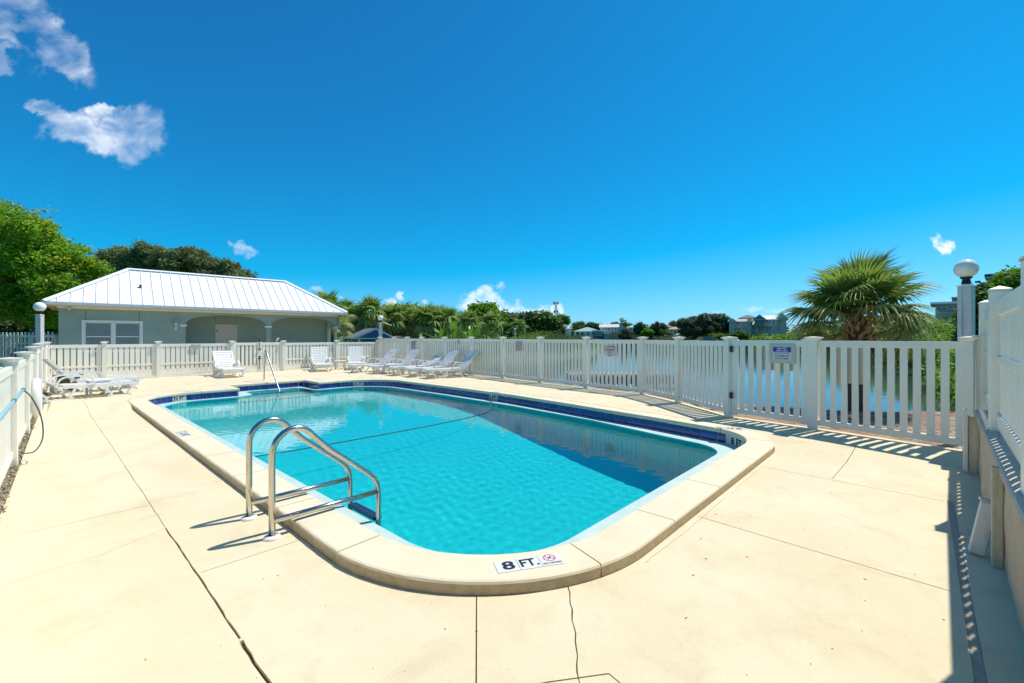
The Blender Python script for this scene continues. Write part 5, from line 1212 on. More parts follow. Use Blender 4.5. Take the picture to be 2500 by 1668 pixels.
tree_px('dark undergrowth trees behind the palm grove', 58, [(850, 775, 30), (890, 790, 35), (940, 795, 35), (1000, 795, 35), (1050, 797, 35), (1100, 800, 35), (1130, 800, 28)], 9000, .2, L_mid, .2, 17)
# banana plants
def banana(label, px, py, d, h_, seed):
    q = D(px, py, d); t_ = thing('banana_plant', label, 'banana plant', (q.x, q.y, -.15), 0, 'banana plants behind the lake fence corner'); g = random.Random(seed)
    mb = MB(); mb.tube([(0, 0, 0), (0, 0, h_ * .5)], [.08, .05], 8); mb.build('stem', mat('banana_stem', (.16, .2, .06), .6), t_)
    for i in range(7):
        az = i * 2.4 + g.uniform(-.3, .3); el = R(g.uniform(48, 85)); Ll = h_ * g.uniform(.55, .75); mb = MB(); vs = []
        for s_ in range(8):
            f = s_ / 7; w = .17 * math.sin(math.pi * min(1, .08 + f * .92)) ** .7; r_ = Ll * f * math.cos(el) + .3 * f * f; z_ = h_ * .45 + Ll * f * math.sin(el) - .45 * f * f
            for e, dz in ((-1, .03), (0, 0), (1, .03)): vs.append((r_ * math.cos(az) - e * w * math.sin(az), r_ * math.sin(az) + e * w * math.cos(az), z_ + dz * e * e))
        mb.add(vs, [(3 * s_ + j, 3 * s_ + j + 1, 3 * s_ + j + 4, 3 * s_ + j + 3) for s_ in range(7) for j in (0, 1)]); mb.build('leaf', mat('banana_leaf', (.13, .30, .03), .4, col2=(.09, .22, .02), vscale=3, trans=.35), t_)
banana('banana plant left of the green notice sign on the lake fence', 1078, 823, 27, 2.6, 1); banana('banana plant with tall upright leaf above the lake fence', 1108, 823, 27.5, 3.0, 2); banana('banana plant right of the narrow flat topped fence post', 1152, 823, 27, 2.5, 3)
# trees right of the grove
tree_px('bright green round crowned tree in the middle distance', 74, [(1165, 775, 30), (1185, 765, 28), (1150, 785, 28), (1205, 785, 30), (1180, 795, 34), (1195, 757, 14), (1160, 758, 14)], 14000, .2, L_bright, .35, 41, m2=L_mid)
for lab, bl, m_, sd_ in (('dark green oak right behind the bright round tree', [(1232, 788, 24), (1250, 785, 24), (1240, 803, 26), (1222, 800, 22)], L_oak, 42), ('wide dark oak in the middle of the far tree line', [(1275, 787, 26), (1300, 783, 24), (1285, 803, 28), (1260, 803, 24)], L_dark, 43),
                         ('mid green tree closing the oak group', [(1320, 782, 22), (1335, 790, 22), (1325, 805, 26), (1308, 800, 20)], L_mid, 44), ('low dark tree next to the lattice tower', [(1352, 797, 18), (1362, 806, 16), (1345, 808, 18)], L_dark, 45)):
    tree_px(lab, 96, bl, 8000, .27, m_, .3, sd_)
# low bright shrubs and reeds along the left shore
def strip_stuff(name, label, pts, n, hmin, hmax, size, m, seed, width=3, upright=0, zoff=-.1):
    g = np.random.default_rng(seed); P_ = np.array(pts, float); seg = np.linalg.norm(np.diff(P_, axis=0), axis=1); cu = np.concatenate([[0], np.cumsum(seg)]); bl = []
    k = max(4, int(cu[-1] / (width * .55)))
    for i in range(k):
        s_ = cu[-1] * (i + g.random()) / k; x = np.interp(s_, cu, P_[:, 0]) + g.normal() * width * .3; y = np.interp(s_, cu, P_[:, 1]) + g.normal() * width * .3; h_ = g.uniform(hmin, hmax); z0 = max(-.5, gz(x, y)); bl.append(((x, y, z0 + h_ * .45 + zoff), (width * .6, width * .6, h_ * .6)))
    o = leafcloud(bl, n, size, m, name, None, seed=seed, shell=.35, upright=upright); return tag(o, label, name.replace('_', ' '), kind='stuff')
strip_stuff('shrubs', 'bright green shrubs along the lake shore before the oaks', [(-4.4, 36), (-1.5, 46), (2, 56), (5, 66), (8, 78)], 16000, 1.2, 2.6, .09, L_mid, 51, 3)
strip_stuff('reeds', 'tall green reeds standing along the left lake shore', [(3.5, 46), (7.5, 56), (10.5, 68)], 14000, 1.3, 1.9, .13, L_reed, 52, 2.6, .85)
strip_stuff('shrubs', 'low green shrubs outside the fence at the corner of the lake', [(-9, 26), (-6.5, 26.5), (-5, 30), (-3.5, 36)], 7000, .8, 1.5, .08, L_mid, 53, 2)
# right bank
strip_stuff('bank_vegetation', 'lush green bank plants on the right side of the lake', [(13.2, 10.2), (16.5, 13), (21.5, 19), (26, 27), (30, 34), (36, 45)], 42000, 1.0, 2.0, .075, L_grass, 54, 2.6)
strip_stuff('bank_vegetation', 'bright green hedge bank in front of the grey lake houses', [(36, 45), (44, 59), (54, 78), (66, 100), (72, 116), (58, 134)], 26000, 2.0, 3.6, .16, L_grass, 55, 4.5)
strip_stuff('bank_vegetation', 'taller dark plants behind the right bank', [(19, 13), (25, 20), (31, 30), (40, 44), (52, 62)], 20000, 1.6, 3.0, .12, L_mid, 56, 3.5)
tree_px('dark broad leaved tree between the lamp post and the wall fence', 16, [(2405, 735, 30), (2395, 780, 32), (2420, 800, 32), (2440, 760, 26), (2385, 830, 30), (2425, 710, 14)], 12000, .07, L_dark, .1, 61, m2=L_mid)
tree_px('bright green leafy tree at the right edge above the tall fence', 15, [(2470, 700, 30), (2500, 690, 36), (2450, 715, 20), (2530, 720, 40), (2490, 740, 36)], 12000, .06, L_bright, .1, 62)
# ---------------------------------------------------------------- brick paving outside the fence
brk = [mat('clay_brick_%s' % n_, c_, .85, var=.35, vscale=18, obj_rand=.22, bump=.5, bscale=90) for n_, c_ in (('red', (.34, .155, .09)), ('tan', (.42, .27, .15)), ('grey', (.30, .27, .23)), ('pale', (.47, .36, .24)))]
pav = tag(bpy.data.objects.new('brick_paving', None), kind='structure'); COL.objects.link(pav)
PAVE = [(4.12, 8.42), (5.0, 7.28), (6.05, 5.78), (7.2, 5.3), (9.8, 5.8), (9.65, 8.98), (7.1, 9.03), (5.17, 10.02), (4.45, 10.3), (4.0, 9.9)]
shr = shrinkpoly(PAVE, .02)
V2, F2 = cdt(PAVE); m = bpy.data.meshes.new('sand_bed'); m.from_pydata([(a, b, -.075) for a, b in V2], [], F2.tolist()); m.materials.append(mat('paving_sand', (.30, .24, .16), .95, var=.3, vscale=40)); link('sand_bed', m, pav)
bms = [boxmesh('brick', .198, .098, .06, m_, .005) for m_ in brk]
ap = math.atan2(*(Vector(FENCE_R[8]) - Vector(FENCE_R[7])).yx); g = random.Random(3); spots = []
ca, sa = math.cos(ap), math.sin(ap)
for r_ in range(-10, 60):
    for c_ in range(-30, 45):
        x_, y_ = c_ * .204 + (r_ % 2) * .102, r_ * .104; X_ = 4.93 + x_ * ca - y_ * sa; Y_ = 7.2 + x_ * sa + y_ * ca
        if X_ > 3.5 and poly_dist(np.array([X_]), np.array([Y_]), shr)[0] < -.06: spots.append((math.hypot(X_, Y_), X_, Y_))
spots.sort(); mbs = [MB() for _ in brk]
for i, (d_, X_, Y_) in enumerate(spots):
    k = g.choices((0, 1, 2, 3), (3, 3, 1.2, 2))[0]; z = -.083 + g.uniform(-.003, .004); a_ = ap + g.uniform(-.015, .015)
    if i < 295: link('brick', bms[k], pav, (X_, Y_, z), a_)
    else: mbs[k].box(-.099, .099, -.049, .049, 0, .06, TR(X_, Y_, z, a_))
for mb, m_ in zip(mbs, brk):
    if mb.v: o = mb.build('brick_field', m_, pav); o['kind'] = 'stuff'
# low concrete edge between paving and lake
conc = mat('seawall_concrete', (.36, .32, .26), .9, col2=(.26, .23, .19), vscale=4, bump=.6, bscale=40)
sw = thing('seawall', 'low concrete seawall edge between the paving and the lake', 'seawall')
edge = [(9.8, 9.05), (7.1, 9.1), (5.17, 10.1), (4.35, 10.5), (3.95, 11.9), (2.6, 13.35), (1.3, 14.85), (0.1, 16.4), (-6.2, 23.8)]
for a, b in zip(edge[:-1], edge[1:]):
    a, b = Vector(a), Vector(b); d_ = b - a; c = (a + b) / 2; mb = MB(); mb.box(-d_.length / 2, d_.length / 2, -.08, .08, -1.2, -.05); o = mb.build('wall_block', conc, sw, (c.x, c.y, 0), math.atan2(d_.y, d_.x))
V2, F2 = cdt(off_line(FENCE_R[:7], .08) + [(4.2, 10.4), (3.85, 11.8), (2.5, 13.3), (1.2, 14.8), (0.0, 16.3), (-6.3, 23.7)]); 
m = bpy.data.meshes.new('verge'); m.from_pydata([(a, b, -.06) for a, b in V2], [], F2.tolist()); m.materials.append(mat('sandy_verge', (.34, .27, .17), .95, col2=(.16, .17, .06), vscale=3, bump=1, bscale=50)); tag(link('verge', m), kind='structure')
# dock
dk_ = thing('dock', 'low brown wooden dock standing in the lake behind the fence', 'dock'); dwood = mat('dock_timber', (.17, .085, .05), .85, col2=(.09, .05, .035), vscale=6, stretch=(1, 4, 4)); dtop = mat('dock_boards', (.38, .31, .23), .85, var=.2, vscale=5, obj_rand=.15)
for i in range(22): x = 2.16 + i * .178; link('dock_board', boxmesh('dock_board', .165, 1.5, .035, dtop, .004), dk_, (x + .09, 17.25, .055))
for x in np.arange(2.2, 6.1, .62):
    for y in (16.6, 17.9): mb = MB(); mb.tube([(x, y, -1.2), (x, y, .05)], .075, 8); mb.build('piling', dwood, dk_)
for z in (-.12, ): mb = MB(); mb.box(2.12, 6.08, 16.48, 16.53, z - .14, z + .14); mb.build('side_beam', dwood, dk_)
mb = MB(); mb.box(2.12, 6.08, 16.54, 16.58, -.52, -.40); mb.build('side_beam', dwood, dk_)

# ---------------------------------------------------------------- weathered picket fence and neighbour at the left
nf = thing('wooden_fence', 'weathered grey white wooden picket fence left of the pool house', 'fence'); ow2 = mat('old_fence_paint', (.62, .60, .52), .85, stain=.9, staincol=(.22, .19, .15), stscale=5, stretch=(2, 2, .6), obj_rand=.15)
A_ = D(-60, HY, 20.6); B_ = D(140, HY, 19.5); dv_ = Vector((B_.x - A_.x, B_.y - A_.y)); af = math.atan2(dv_.y, dv_.x); Lf = dv_.length
for i in range(int(Lf / .235)):
    q = Vector((A_.x, A_.y)) + dv_.normalized() * (.235 * i + .1)
    if ('dogear' not in meshc):
        mb = MB(); vs = []; 
        for y in (-.011, .011): vs += [(-.065, y, 0), (.065, y, 0), (.065, y, 1.72), (.048, y, 1.76), (.052, y, 1.80), (.035, y, 1.83), (-.035, y, 1.83), (-.052, y, 1.80), (-.048, y, 1.76), (-.065, y, 1.72)]
        mb.add(vs, [tuple(range(9, -1, -1)), tuple(range(10, 20))] + [(j, (j + 1) % 10, 10 + (j + 1) % 10, 10 + j) for j in range(10)]); meshc['dogear'] = mb.mesh('picket', ow2)
    link('picket', meshc['dogear'], nf, (q.x, q.y, -.12 + random.uniform(-.01, .01)), af)
for z in (.95, 1.48): c = (A_ + B_) / 2; n2_ = Vector((-dv_.y, dv_.x)).normalized() * -.035; link('rail', boxmesh('rail', Lf, .04, .10, ow2), nf, (c.x + n2_.x, c.y + n2_.y, z), af)
for f_ in (.02, .42, .72, 1.0): q = Vector((A_.x, A_.y)) + dv_ * f_ - Vector((-dv_.y, dv_.x)).normalized() * .05; link('post', boxmesh('post', .1, .1, 1.75, ow2), nf, (q.x, q.y, -.15), af)
bluew = mat('blue_siding', (.012, .10, .26), .7, var=.15, vscale=3); shg = mat('grey_shingles', (.20, .21, .20), .9, col2=(.13, .14, .13), vscale=10, bump=1, bscale=30); shr_ = mat('red_shingles', (.30, .14, .11), .9, col2=(.22, .10, .08), vscale=8)
navy = mat('navy_wall', (.012, .022, .07), .8, var=.2, vscale=2)
def far_house(name, label, pxa, pxb, d, ye, yr, yb, dep, wallm, roofm, roof='hip', rz=0, wins=(), zb=None, trim=trimw, over=.5, balc=(), cat='house', winm=glass, porch=False, group=None, siding=0, face=1.0):
    """a house seen from afar; front spans the bearings pxa..pxb at distance d; heights from the eave, ridge and base bearings"""
    pc = (pxa + pxb) / 2; q = D(pc, HY, d); be = math.atan((pc - HX) / FPX); cb = math.cos(be); rz = rz - be * face; w = (pxb - pxa) / FPX * d * cb; zz = lambda y: CAMH + (HY - y) / FPX * d
    z0, z1, z2 = zz(yb), zz(ye), zz(yr); t_ = thing(name, label, cat, (q.x, q.y, 0), rz, group); hw = w / 2
    z0 -= 1.0
    mb = MB(); mb.box(-hw, hw, 0, dep, z0, z1); mb.build('wall', wallm, t_)
    if siding:
        mb = MB(); k = int((z1 - z0) / siding)
        for i in range(k): mb.box(-hw, hw, -.02, -.001, z0 + i * siding, z0 + (i + .9) * siding)
        mb.build('siding', wallm, t_)['kind'] = 'stuff'
    o_ = over; a = [(-hw - o_, -o_, z1), (hw + o_, -o_, z1), (hw + o_, dep + o_, z1), (-hw - o_, dep + o_, z1)]
    if roof == 'hip': k_ = min(hw, dep / 2) * .95; tp = [(-hw + k_, dep / 2, z2), (hw - k_, dep / 2, z2)]; fs = [(0, 1, 5, 4), (1, 2, 5), (2, 3, 4, 5), (3, 0, 4)]
    elif roof == 'gable': tp = [(-hw - o_, dep / 2, z2), (hw + o_, dep / 2, z2)]; fs = [(0, 1, 5, 4), (1, 2, 5), (2, 3, 4, 5), (3, 0, 4)]
    elif roof == 'front': tp = [(0, -o_, z2), (0, dep + o_, z2)]; fs = [(0, 1, 4), (1, 2, 5, 4), (2, 3, 5), (3, 0, 4, 5)]
    else: tp = [(-hw - o_, -o_, z2), (hw + o_, -o_, z2), (hw + o_, dep + o_, z2), (-hw - o_, dep + o_, z2)]; fs = [(0, 1, 5, 4), (1, 2, 6, 5), (2, 3, 7, 6), (3, 0, 4, 7), (4, 5, 6, 7)]
    mb = MB(); vs = a + tp; gab = {'gable': (1, 3), 'front': (0, 2)}.get(roof, ())
    mb.add(vs, fs); mb.add([(x, y, z - .12) for x, y, z in a], [(3, 2, 1, 0)]); mb.add(a + [(x, y, z - .12) for x, y, z in a], [(i, (i + 1) % 4, 4 + (i + 1) % 4, 4 + i) for i in range(4)])
    mb.mi = [1 if i in gab else 0 for i in range(len(fs))] + [1] + [2] * 4; mb.build('roof', [roofm, wallm, trim], t_)
    if roof == 'front':
        mb = MB(); T = None; th_ = .16
        for sgn in (-1, 1): mb.add([(sgn * (hw + o_), -o_ - .03, z1 - th_), (0, -o_ - .03, z2 - th_), (0, -o_ - .03, z2 + .02), (sgn * (hw + o_), -o_ - .03, z1 + .02)], [(0, 1, 2, 3) if sgn > 0 else (3, 2, 1, 0)])
        mb.build('barge_board', trim, t_)
    for (wx, wy, ww, wh) in wins:   # bearings
        x = (wx - pc) / FPX * d * cb; z = zz(wy); a_, b_ = ww / FPX * d * cb / 2, wh / FPX * d / 2; f_ = .07 * max(1, d / 90)
        wi = link('window', None, t_, (x, -.03, z)); mb = MB(); mb.box(-a_ - f_, a_ + f_, -.03, .02, b_, b_ + f_); mb.box(-a_ - f_, a_ + f_, -.03, .02, -b_ - f_, -b_); mb.box(-a_ - f_, -a_, -.03, .02, -b_, b_); mb.box(a_, a_ + f_, -.03, .02, -b_, b_); mb.build('frame', trim, wi)
        mb = MB(); mb.box(-a_, a_, -.0, .012, -b_, b_); mb.build('pane', winm, wi)
    for (xa, xb, yt, yb_) in balc:   # balcony: slab, posts, rails
        X0, X1, zt, zb_ = (xa - pc) / FPX * d * cb, (xb - pc) / FPX * d * cb, zz(yt), zz(yb_); bl_ = link('balcony', None, t_)
        mb = MB(); mb.box(X0, X1, -1.6, -.05, zb_ - .25, zb_); mb.build('slab', trim, bl_); mb = MB(); mb.box(X0, X1, -1.6, -1.54, zt - .08, zt); mb.build('rail', trim, bl_)
        n_ = max(2, int((X1 - X0) / .35)); mb = MB()
        for i in range(n_ + 1): x = X0 + (X1 - X0) * i / n_; mb.box(x - .04, x + .04, -1.59, -1.55, zb_, zt - .08)
        o = mb.build('balusters', trim, bl_); o['kind'] = 'stuff'
        for x in (X0, X1): mb = MB(); mb.box(x - .12, x + .12, -1.62, -1.45, z0, z1 - .1); mb.build('column', trim, bl_)
    return t_
far_house('neighbour_house', 'navy blue house with white metal roof edge behind the weathered fence', -60, 26, 36, 775, 745, 870, 6, navy, roofw, 'hip', 0, over=.6)
far_house('navy_shade_block', 'dark navy block added for the shade under the trees behind the weathered pickets', 28, 138, 31, 836, 826, 870, 3, navy, navy, 'flat', 0, over=.0)  # low dark block added to stand in for the shade behind the pickets
far_house('garden_shed', 'small deep blue shed with grey shingle gable roof behind the far globe lamp', 872, 957, 38, 825, 801, 850, 4.5, bluew, shg, 'front', R(14), over=.35, siding=.16, trim=mat('pale_blue_trim', (.45, .56, .62), .6), cat='shed')
far_house('outbuilding', 'low outbuilding with reddish shingle roof right of the blue shed', 962, 986, 44, 823, 813, 850, 4, trimw, shr_, 'hip', 0, over=.5, cat='outbuilding')
far_house('outbuilding', 'low yellow building with white roof edge behind the palms left of the blue shed', 838, 868, 52, 806, 800, 840, 5, mat('yellow_wall', (.5, .42, .06), .8), roofw, 'flat', 0, over=.4, cat='outbuilding')
far_house('beach_house', 'pale house glimpsed behind the trees right of the round tree', 1165, 1178, 110, 800, 793, 822, 8, trimw, shg, 'hip', 0)
far_house('orange_roof_house', 'house with faded orange roof peeping above the palm grove', 1022, 1042, 110, 778, 769, 820, 8, trimw, mat('orange_roof', (.5, .25, .15), .8), 'hip', 0)
# far shore houses
tealr = mat('teal_metal_roof', (.30, .46, .42), .5, var=.08, vscale=.3); mintr = mat('mint_metal_roof', (.30, .60, .45), .5, var=.08, vscale=.3); whr = mat('pale_metal_roof', (.66, .62, .58), .5, var=.08, vscale=.3); brr = mat('brown_shingles', (.22, .16, .12), .9, var=.15, vscale=.8); tanr = mat('tan_shingles', (.33, .25, .18), .9, var=.15, vscale=.8)
greyr = mat('grey_roof', (.42, .41, .37), .9, var=.12, vscale=.6); bgw = mat('blue_grey_siding', (.40, .50, .56), .8, var=.06, vscale=.5); gw = mat('grey_siding', (.56, .52, .46), .8, var=.06, vscale=.5); gw2 = mat('green_grey_siding', (.42, .42, .34), .8, var=.06, vscale=.5); whw = mat('white_siding', (.80, .78, .72), .8, var=.06, vscale=.5); dgl = mat('far_glass', (.03, .045, .06), .1, spec=.8)
W_ = dict(winm=dgl)
far_house('white_building', 'white roofed building behind the thin forked tree', 1362, 1394, 230, 802, 795, 822, 12, whw, whr, 'hip', 0, **W_)
far_house('lake_house', 'single storey lake house with pale teal hip roof', 1402, 1466, 205, 809, 798, 824, 14, whw, tealr, 'hip', 0, [(1410, 815, 6, 8), (1422, 816, 9, 8), (1436, 815, 5, 7), (1447, 815, 4, 6), (1456, 815, 5, 7)], **W_)
far_house('porch', 'small open porch building between the teal and blue grey houses', 1449, 1474, 203, 809, 806, 824, 5, mat('shade_blue', (.10, .14, .18), .8), whw, 'flat', 0, [(1456, 816, 6, 6), (1467, 816, 6, 6)], cat='porch', **W_)
far_house('lake_house', 'two storey blue grey lake house with long pale roof', 1465, 1510, 207, 799, 791, 823, 12, gw, whr, 'gable', 0, [(1472, 804, 4, 5), (1480, 804, 4, 5), (1487, 804, 4, 5), (1495, 804, 4, 5), (1503, 804, 4, 5), (1484, 815, 10, 5)], balc=[(1470, 1507, 806, 811)], **W_)
far_house('lake_house', 'blue gable end wing of the long roofed lake house', 1509, 1526, 206, 803, 791, 824, 14, bgw, whr, 'front', 0, [], **W_)
far_house('boathouse', 'teal boathouse at the water before the blue grey house', 1476, 1487, 200, 815, 813, 823, 4, mat('teal_wall', (.18, .40, .42), .7), whw, 'flat', 0, cat='boathouse', **W_)
far_house('lake_house', 'lake house with bright mint green metal roof', 1530, 1585, 206, 799, 790, 822, 14, whw, mintr, 'hip', 0, [(1540, 804, 5, 6), (1550, 804, 4, 6), (1563, 804, 5, 6), (1545, 814, 6, 7), (1555, 814, 4, 7), (1566, 814, 5, 7)], balc=[(1536, 1575, 807, 811)], **W_)
far_house('lake_house', 'large lake house with wide brown shingle roof behind the shore trees', 1580, 1642, 210, 799, 787, 822, 16, trimw, tanr, 'hip', 0, [(1588, 804, 5, 6), (1600, 804, 4, 6)], **W_)
far_house('lake_house', 'low lake house with reddish tan roof and white steps', 1631, 1665, 198, 804, 797, 822, 12, whw, mat('reddish_roof', (.42, .28, .21), .85), 'hip', 0, [(1640, 811, 4, 8), (1648, 811, 4, 8), (1656, 811, 5, 8)], **W_)
def steps(label, pa, pb, d, w=.25, par2=None):
    a, b = D(*pa, d), D(*pb, d); t_ = thing('stair_rail', label, 'stairway'); mb = MB(); mb.tube([a, b], w, 6); mb.build('rail', trimw, t_)
steps('white sloping stair rail before the reddish tan roofed house', (1634, 825), (1659, 815), 194)
far_house('lake_house', 'grey two storey lake house with white balconies on two levels', 1781, 1834, 128, 785, 777, 812, 14, gw, greyr, 'gable', 0, [(1785, 790, 5, 5), (1792, 790, 4, 5), (1802, 789, 9, 5), (1812, 792, 2, 7), (1788, 803, 8, 6), (1800, 807, 3, 7), (1805, 807, 3, 7), (1818, 802, 5, 3), (1824, 808, 2, 8)], balc=[(1782, 1809, 795, 800)], **W_)
far_house('gable_wing', 'white trimmed gable wing at the left end of the grey lake house', 1780, 1794, 126.3, 785, 777, 812, 5, gw, greyr, 'front', 0, [(1787, 782, 5, 3)], cat='house wing', **W_)
mb = MB(); a = D(1832, 783, 127); mb.box(a.x - .45, a.x + .45, a.y, a.y + .9, 1.5, a.z + .6); tag(mb.build('chimney', gw), 'grey siding chimney between the two grey lake houses', 'chimney')
far_house('lake_house', 'green grey lake house wing with long sloping shingle roof', 1826, 1856, 127, 795, 782, 812, 12, gw2, greyr, 'gable', 0, [], **W_)
far_house('lake_house', 'big lake house with white metal roof and tall blue windows', 1850, 1898, 126, 780, 768, 811, 14, gw, mat('white_far_roof', (.78, .76, .70), .5), 'gable', 0, [(1865, 785, 4, 6), (1873, 785, 5, 6), (1880, 785, 4, 6), (1888, 787, 4, 9), (1865, 803, 4, 10), (1873, 803, 5, 10), (1881, 803, 4, 10), (1855, 790, 8, 4), (1854, 804, 7, 8)], balc=[(1848, 1884, 790, 795)], **W_)
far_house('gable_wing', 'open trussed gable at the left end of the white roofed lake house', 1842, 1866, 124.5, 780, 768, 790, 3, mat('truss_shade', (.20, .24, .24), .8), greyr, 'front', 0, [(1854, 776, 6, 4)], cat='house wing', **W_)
far_house('turret_house', 'grey gabled house end behind the left fronds of the near palm', 1897, 1920, 125, 779, 763, 811, 12, gw, greyr, 'front', 0, [(1908, 770, 2, 3), (1904, 785, 4, 5), (1902, 802, 4, 7)], **W_)
far_house('brown_roof_house', 'house with brown shingle roof rising behind the grey lake houses', 1806, 1846, 160, 776, 767, 812, 12, gw, brr, 'hip', 0, [], **W_)
far_house('modern_house', 'white flat roofed modern house with dark glazing behind the palm', 2283, 2346, 95, 741, 737, 815, 12, mat('slate_wall', (.26, .28, .30), .7), roofw, 'flat', 0, [(2292, 756, 14, 9), (2306, 755, 10, 9), (2320, 750, 14, 5), (2335, 752, 14, 5)], over=.8, **W_)
far_house('garage_block', 'plain grey block with sloping wall in front of the modern house', 2288, 2346, 88, 762, 756, 812, 6, mat('block_grey', (.52, .48, .42), .8, var=.06, vscale=.4), greyr, 'flat', 0, [], over=.1, **W_)
far_house('roof_block', 'small dark grey block above the modern house roof beside the lamp post', 2324, 2346, 110, 726, 725, 815, 5, mat('block_dark', (.22, .23, .24), .8), greyr, 'flat', 0, over=.1, **W_)
far_house('apartment_block', 'tall grey building with black roof edge above the fence at the right edge', 2428, 2560, 60, 672, 665, 830, 12, mat('pale_render', (.42, .43, .44), .8), mat('black_roof_edge', (.03, .035, .045), .6), 'flat', 0, [(2446, 683, 14, 4)], over=1.0, **W_)
far_house('apartment_block', 'low grey roofline between the lamp post and the dark tree', 2376, 2400, 80, 715, 712, 830, 8, mat('pale_render', (.42, .43, .44), .8), greyr, 'flat', 0, over=.3, **W_)
# far shore trees
GT = 'trees on the far shore of the lake'
for lab, d, bl, n_, m_, sd_ in (('reddish green tree behind the teal roofed house', 235, [(1408, 795, 10), (1420, 794, 10), (1414, 803, 14), (1426, 802, 9)], 3000, L_mid, 71), ('dark tree between the teal and blue grey houses', 232, [(1444, 795, 10), (1456, 799, 11), (1438, 803, 10), (1466, 800, 8)], 3500, L_dark, 72),
                         ('round tree top behind the long pale roof', 240, [(1500, 795, 9), (1512, 797, 8), (1535, 797, 9), (1525, 797, 8)], 2500, L_mid, 73), ('dark conical tree before the mint green roof', 199, [(1561, 797, 10), (1567, 804, 11), (1558, 808, 10)], 3500, L_sea, 74),
                         ('small grey palm like tree left of the mint roofed house', 198, [(1528, 809, 8), (1531, 816, 9)], 1800, L_sea, 75), ('large dark tree before the wide brown roof', 198, [(1604, 800, 13), (1620, 800, 10), (1596, 810, 12), (1610, 812, 14)], 5000, L_sea, 76),
                         ('bright green shrubby tree beside the large dark shore tree', 196, [(1576, 812, 9), (1586, 814, 10), (1570, 820, 8)], 2500, L_bright, 77), ('pale green leafy bush before the reddish tan roof', 195, [(1620, 815, 10), (1634, 817, 9), (1627, 822, 9)], 2500, L_mid, 78),
                         ('reddish tree top behind the low tan roof', 225, [(1641, 792, 7), (1648, 797, 8)], 1500, L_mid, 79),
                         ('bushy tree at the water left of the mint roofed house', 197, [(1516, 820, 8), (1524, 823, 8), (1535, 823, 7)], 2000, L_dark, 80),
                         ('huge spreading dark oak on the far shore', 136, [(1668, 790, 18), (1690, 788, 20), (1675, 805, 22), (1712, 784, 20), (1735, 779, 18), (1758, 779, 17), (1775, 788, 15), (1700, 805, 24), (1725, 803, 26), (1752, 803, 26), (1776, 805, 18), (1690, 818, 16), (1740, 818, 18)], 34000, L_sea, 81),
                         ('bright patch of bushes at the foot of the grey lake houses', 122, [(1760, 822, 9), (1772, 824, 8), (1790, 820, 10), (1806, 819, 12), (1822, 821, 9)], 6000, L_mid, 82),
                         ('dark tree on the right behind the near palm', 75, [(2240, 795, 22), (2262, 803, 20), (2270, 800, 16)], 4000, mat('rust_leaves', (.16, .10, .05), .7, col2=(.07, .06, .03), vscale=.4, island=.3, trans=.2), 83)):
    tree_px(lab, d, bl, n_ * 2 if n_ < 20000 else 50000, .00105 * d, m_, d * .0012, sd_, 'tree', 'tree', None, dz=.85)
for px, py, d, rr2, lab in ((1518, 781, 240, 6, 'taller of the two slim palms on the far skyline'), (1526, 786, 240, 6, 'shorter of the two slim palms on the far skyline'), (1642, 790, 230, 8, 'stocky palm behind the tan roofed house')):
    q = D(px, py, d); palm(lab, q.x, q.y, gz(q.x, q.y), q.z, rr2 / FPX * d, 14, FL_, int(px), .3, False)
tf = tree_px('thin tall forked tree with flat dense crown next to the tower', 150, [(1368, 777, 9), (1378, 779, 9), (1384, 786, 7), (1372, 784, 9), (1363, 783, 6)], 5000, .26, L_mid, .25, 91, dz=.6)
# lattice tower
tw_ = thing('lattice_tower', 'grey lattice communications tower rising above the tree line', 'tower', (*D(1357, HY, 420).xy, 0)); mb = MB(); ht = D(0, 738, 420).z; tg_ = mat('tower_grey', (.20, .22, .26), .7)
for k in range(3):
    w = 2 * math.pi * k / 3; mb.tube([(2.2 * math.cos(w), 2.2 * math.sin(w), 0), (.8 * math.cos(w), .8 * math.sin(w), ht)], .30, 5)
for i in range(14):
    f0, f1 = i / 14, (i + 1) / 14; r0, r1 = 2.2 - 1.4 * f0, 2.2 - 1.4 * f1
    for k in range(3): w0, w1 = 2 * math.pi * k / 3, 2 * math.pi * (k + 1) / 3; mb.tube([(r0 * math.cos(w0), r0 * math.sin(w0), ht * f0), (r1 * math.cos(w1), r1 * math.sin(w1), ht * f1)], .16, 4)
mb.build('mast', tg_, tw_); mb = MB()
for z, r_ in ((ht - 1, 2.4), (ht - 9, 1.8), (ht - 14, 1.8), (ht * .52, 2.2)):
    for k in range(6): w = k * math.pi / 3; mb.box(-.35, .35, -.2, .2, -1.3, 1.3, TR(r_ * math.cos(w), r_ * math.sin(w), z, w))
o = mb.build('antennas', tg_, tw_); o['kind'] = 'stuff'
for px, yt, lab in ((1014.5, 755, 'utility pole above the palm grove by the thin tall palm'), (1097, 764, 'utility pole tip above the right end of the palm grove')):
    q = D(px, HY, 120); mb = MB(); mb.tube([(q.x, q.y, 0), (q.x, q.y, D(px, yt, 120).z)], .17, 6); mb.box(-.9, .9, -.08, .08, -.1, .1, TR(q.x, q.y, D(px, yt, 120).z - .6)); tag(mb.build('utility_pole', mat('pole_brown', (.10, .08, .07), .9)), lab, 'utility pole')
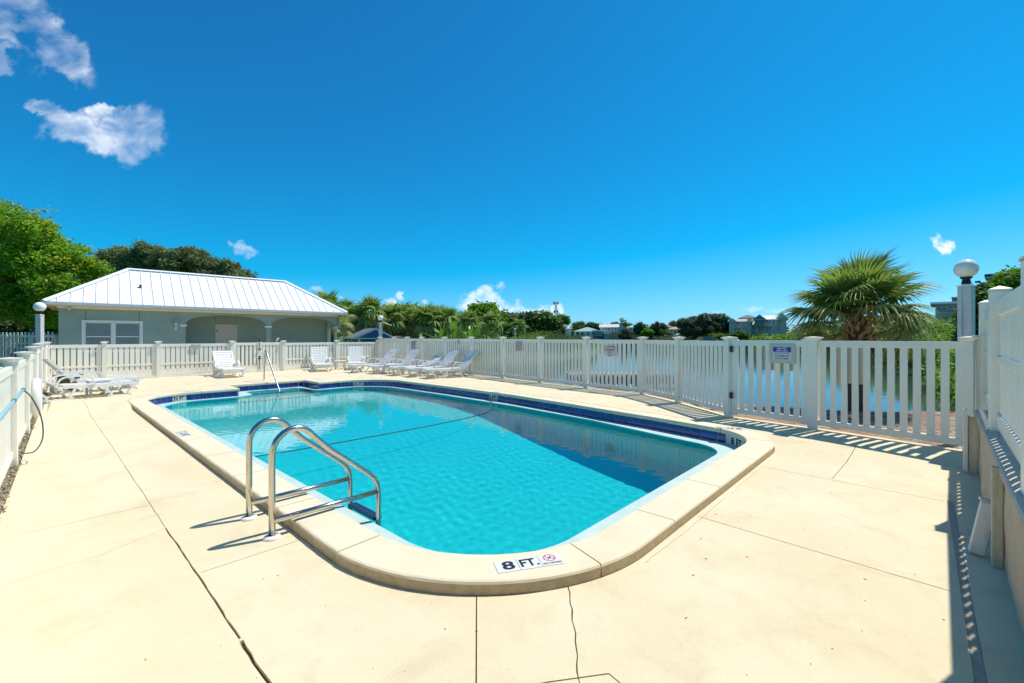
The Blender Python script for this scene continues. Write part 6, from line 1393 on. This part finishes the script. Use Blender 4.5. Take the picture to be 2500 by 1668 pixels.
q = D(1257, 806, 60); mb = MB(); mb.tube([(q.x, q.y, -.4), (q.x, q.y, q.z)], .05, 6); mb.lathe([(.0, -.16), (.14, -.1), (.17, 0), (.13, .1), (0, .16)], 14, TR(q.x, q.y, q.z + .1)); tag(mb.build('shore_lamp', mat('pale_lamp', (.6, .62, .62), .5)), 'small pale globe lamp on the left lake shore before the oaks', 'lamp')
q = D(1985, 812, 30); mb = MB(); mb.tube([(q.x, q.y, -.6), (q.x, q.y, D(0, 806, 30).z)], .10, 8); tag(mb.build('mooring_post', mat('dark_post', (.05, .05, .06), .8)), 'dark post standing in the bank plants left of the palm trunk', 'post')
q = D(1028, 823, 21.9); mb = MB(); mb.box(-.05, .05, -.05, .05, -.2, .16, TR(q.x, q.y, q.z, .4)); mb.box(-.10, .0, -.03, .03, .05, .11, TR(q.x, q.y, q.z, .4)); tag(mb.build('utility_box', trimw), 'small white pipe end standing behind the lake fence near the pool rules sign', 'pipe')
q = D(671, 832, 21.7); mb = MB(); e = D(678, 826, 21.7); mb.tube([(q.x, q.y, q.z - .25), (e.x, e.y, e.z)], .03, 8); mb.tube([(e.x, e.y, e.z), (e.x + .06, e.y, e.z - .04)], .035, 8); tag(mb.build('white_pipe', pvc), 'white slanting pipe sticking up behind the back fence gate', 'pipe')
q = D(1726, 824, 127); mb = MB(); mb.box(-1.2, 1.2, -.5, .5, -.6, .1, TR(q.x, q.y, q.z)); tag(mb.build('blue_float', mat('blue_float', (.10, .30, .50), .6)), 'blue float at the water before the huge oak', 'float')
q = D(1761, 826, 126); mb = MB(); mb.box(-1.2, 1.2, -.6, .6, -.5, .15, TR(q.x, q.y, q.z)); tag(mb.build('white_dock', whw), 'small white dock at the foot of the bright bushes', 'dock')
# distant wooded skyline
strip_stuff('wooded_skyline', 'low wooded skyline far beyond the lake', [(-260, 330), (-120, 350), (20, 330), (120, 300), (230, 250), (330, 180)], 26000, 4, 8, .75, L_sea, 95, 16)
strip_stuff('shore_bushes', 'low bushes along the far shore lawns', [(52, 203), (60, 204), (66, 190), (60, 160), (56, 142)], 5000, .8, 1.8, .3, L_sea, 96, 3)
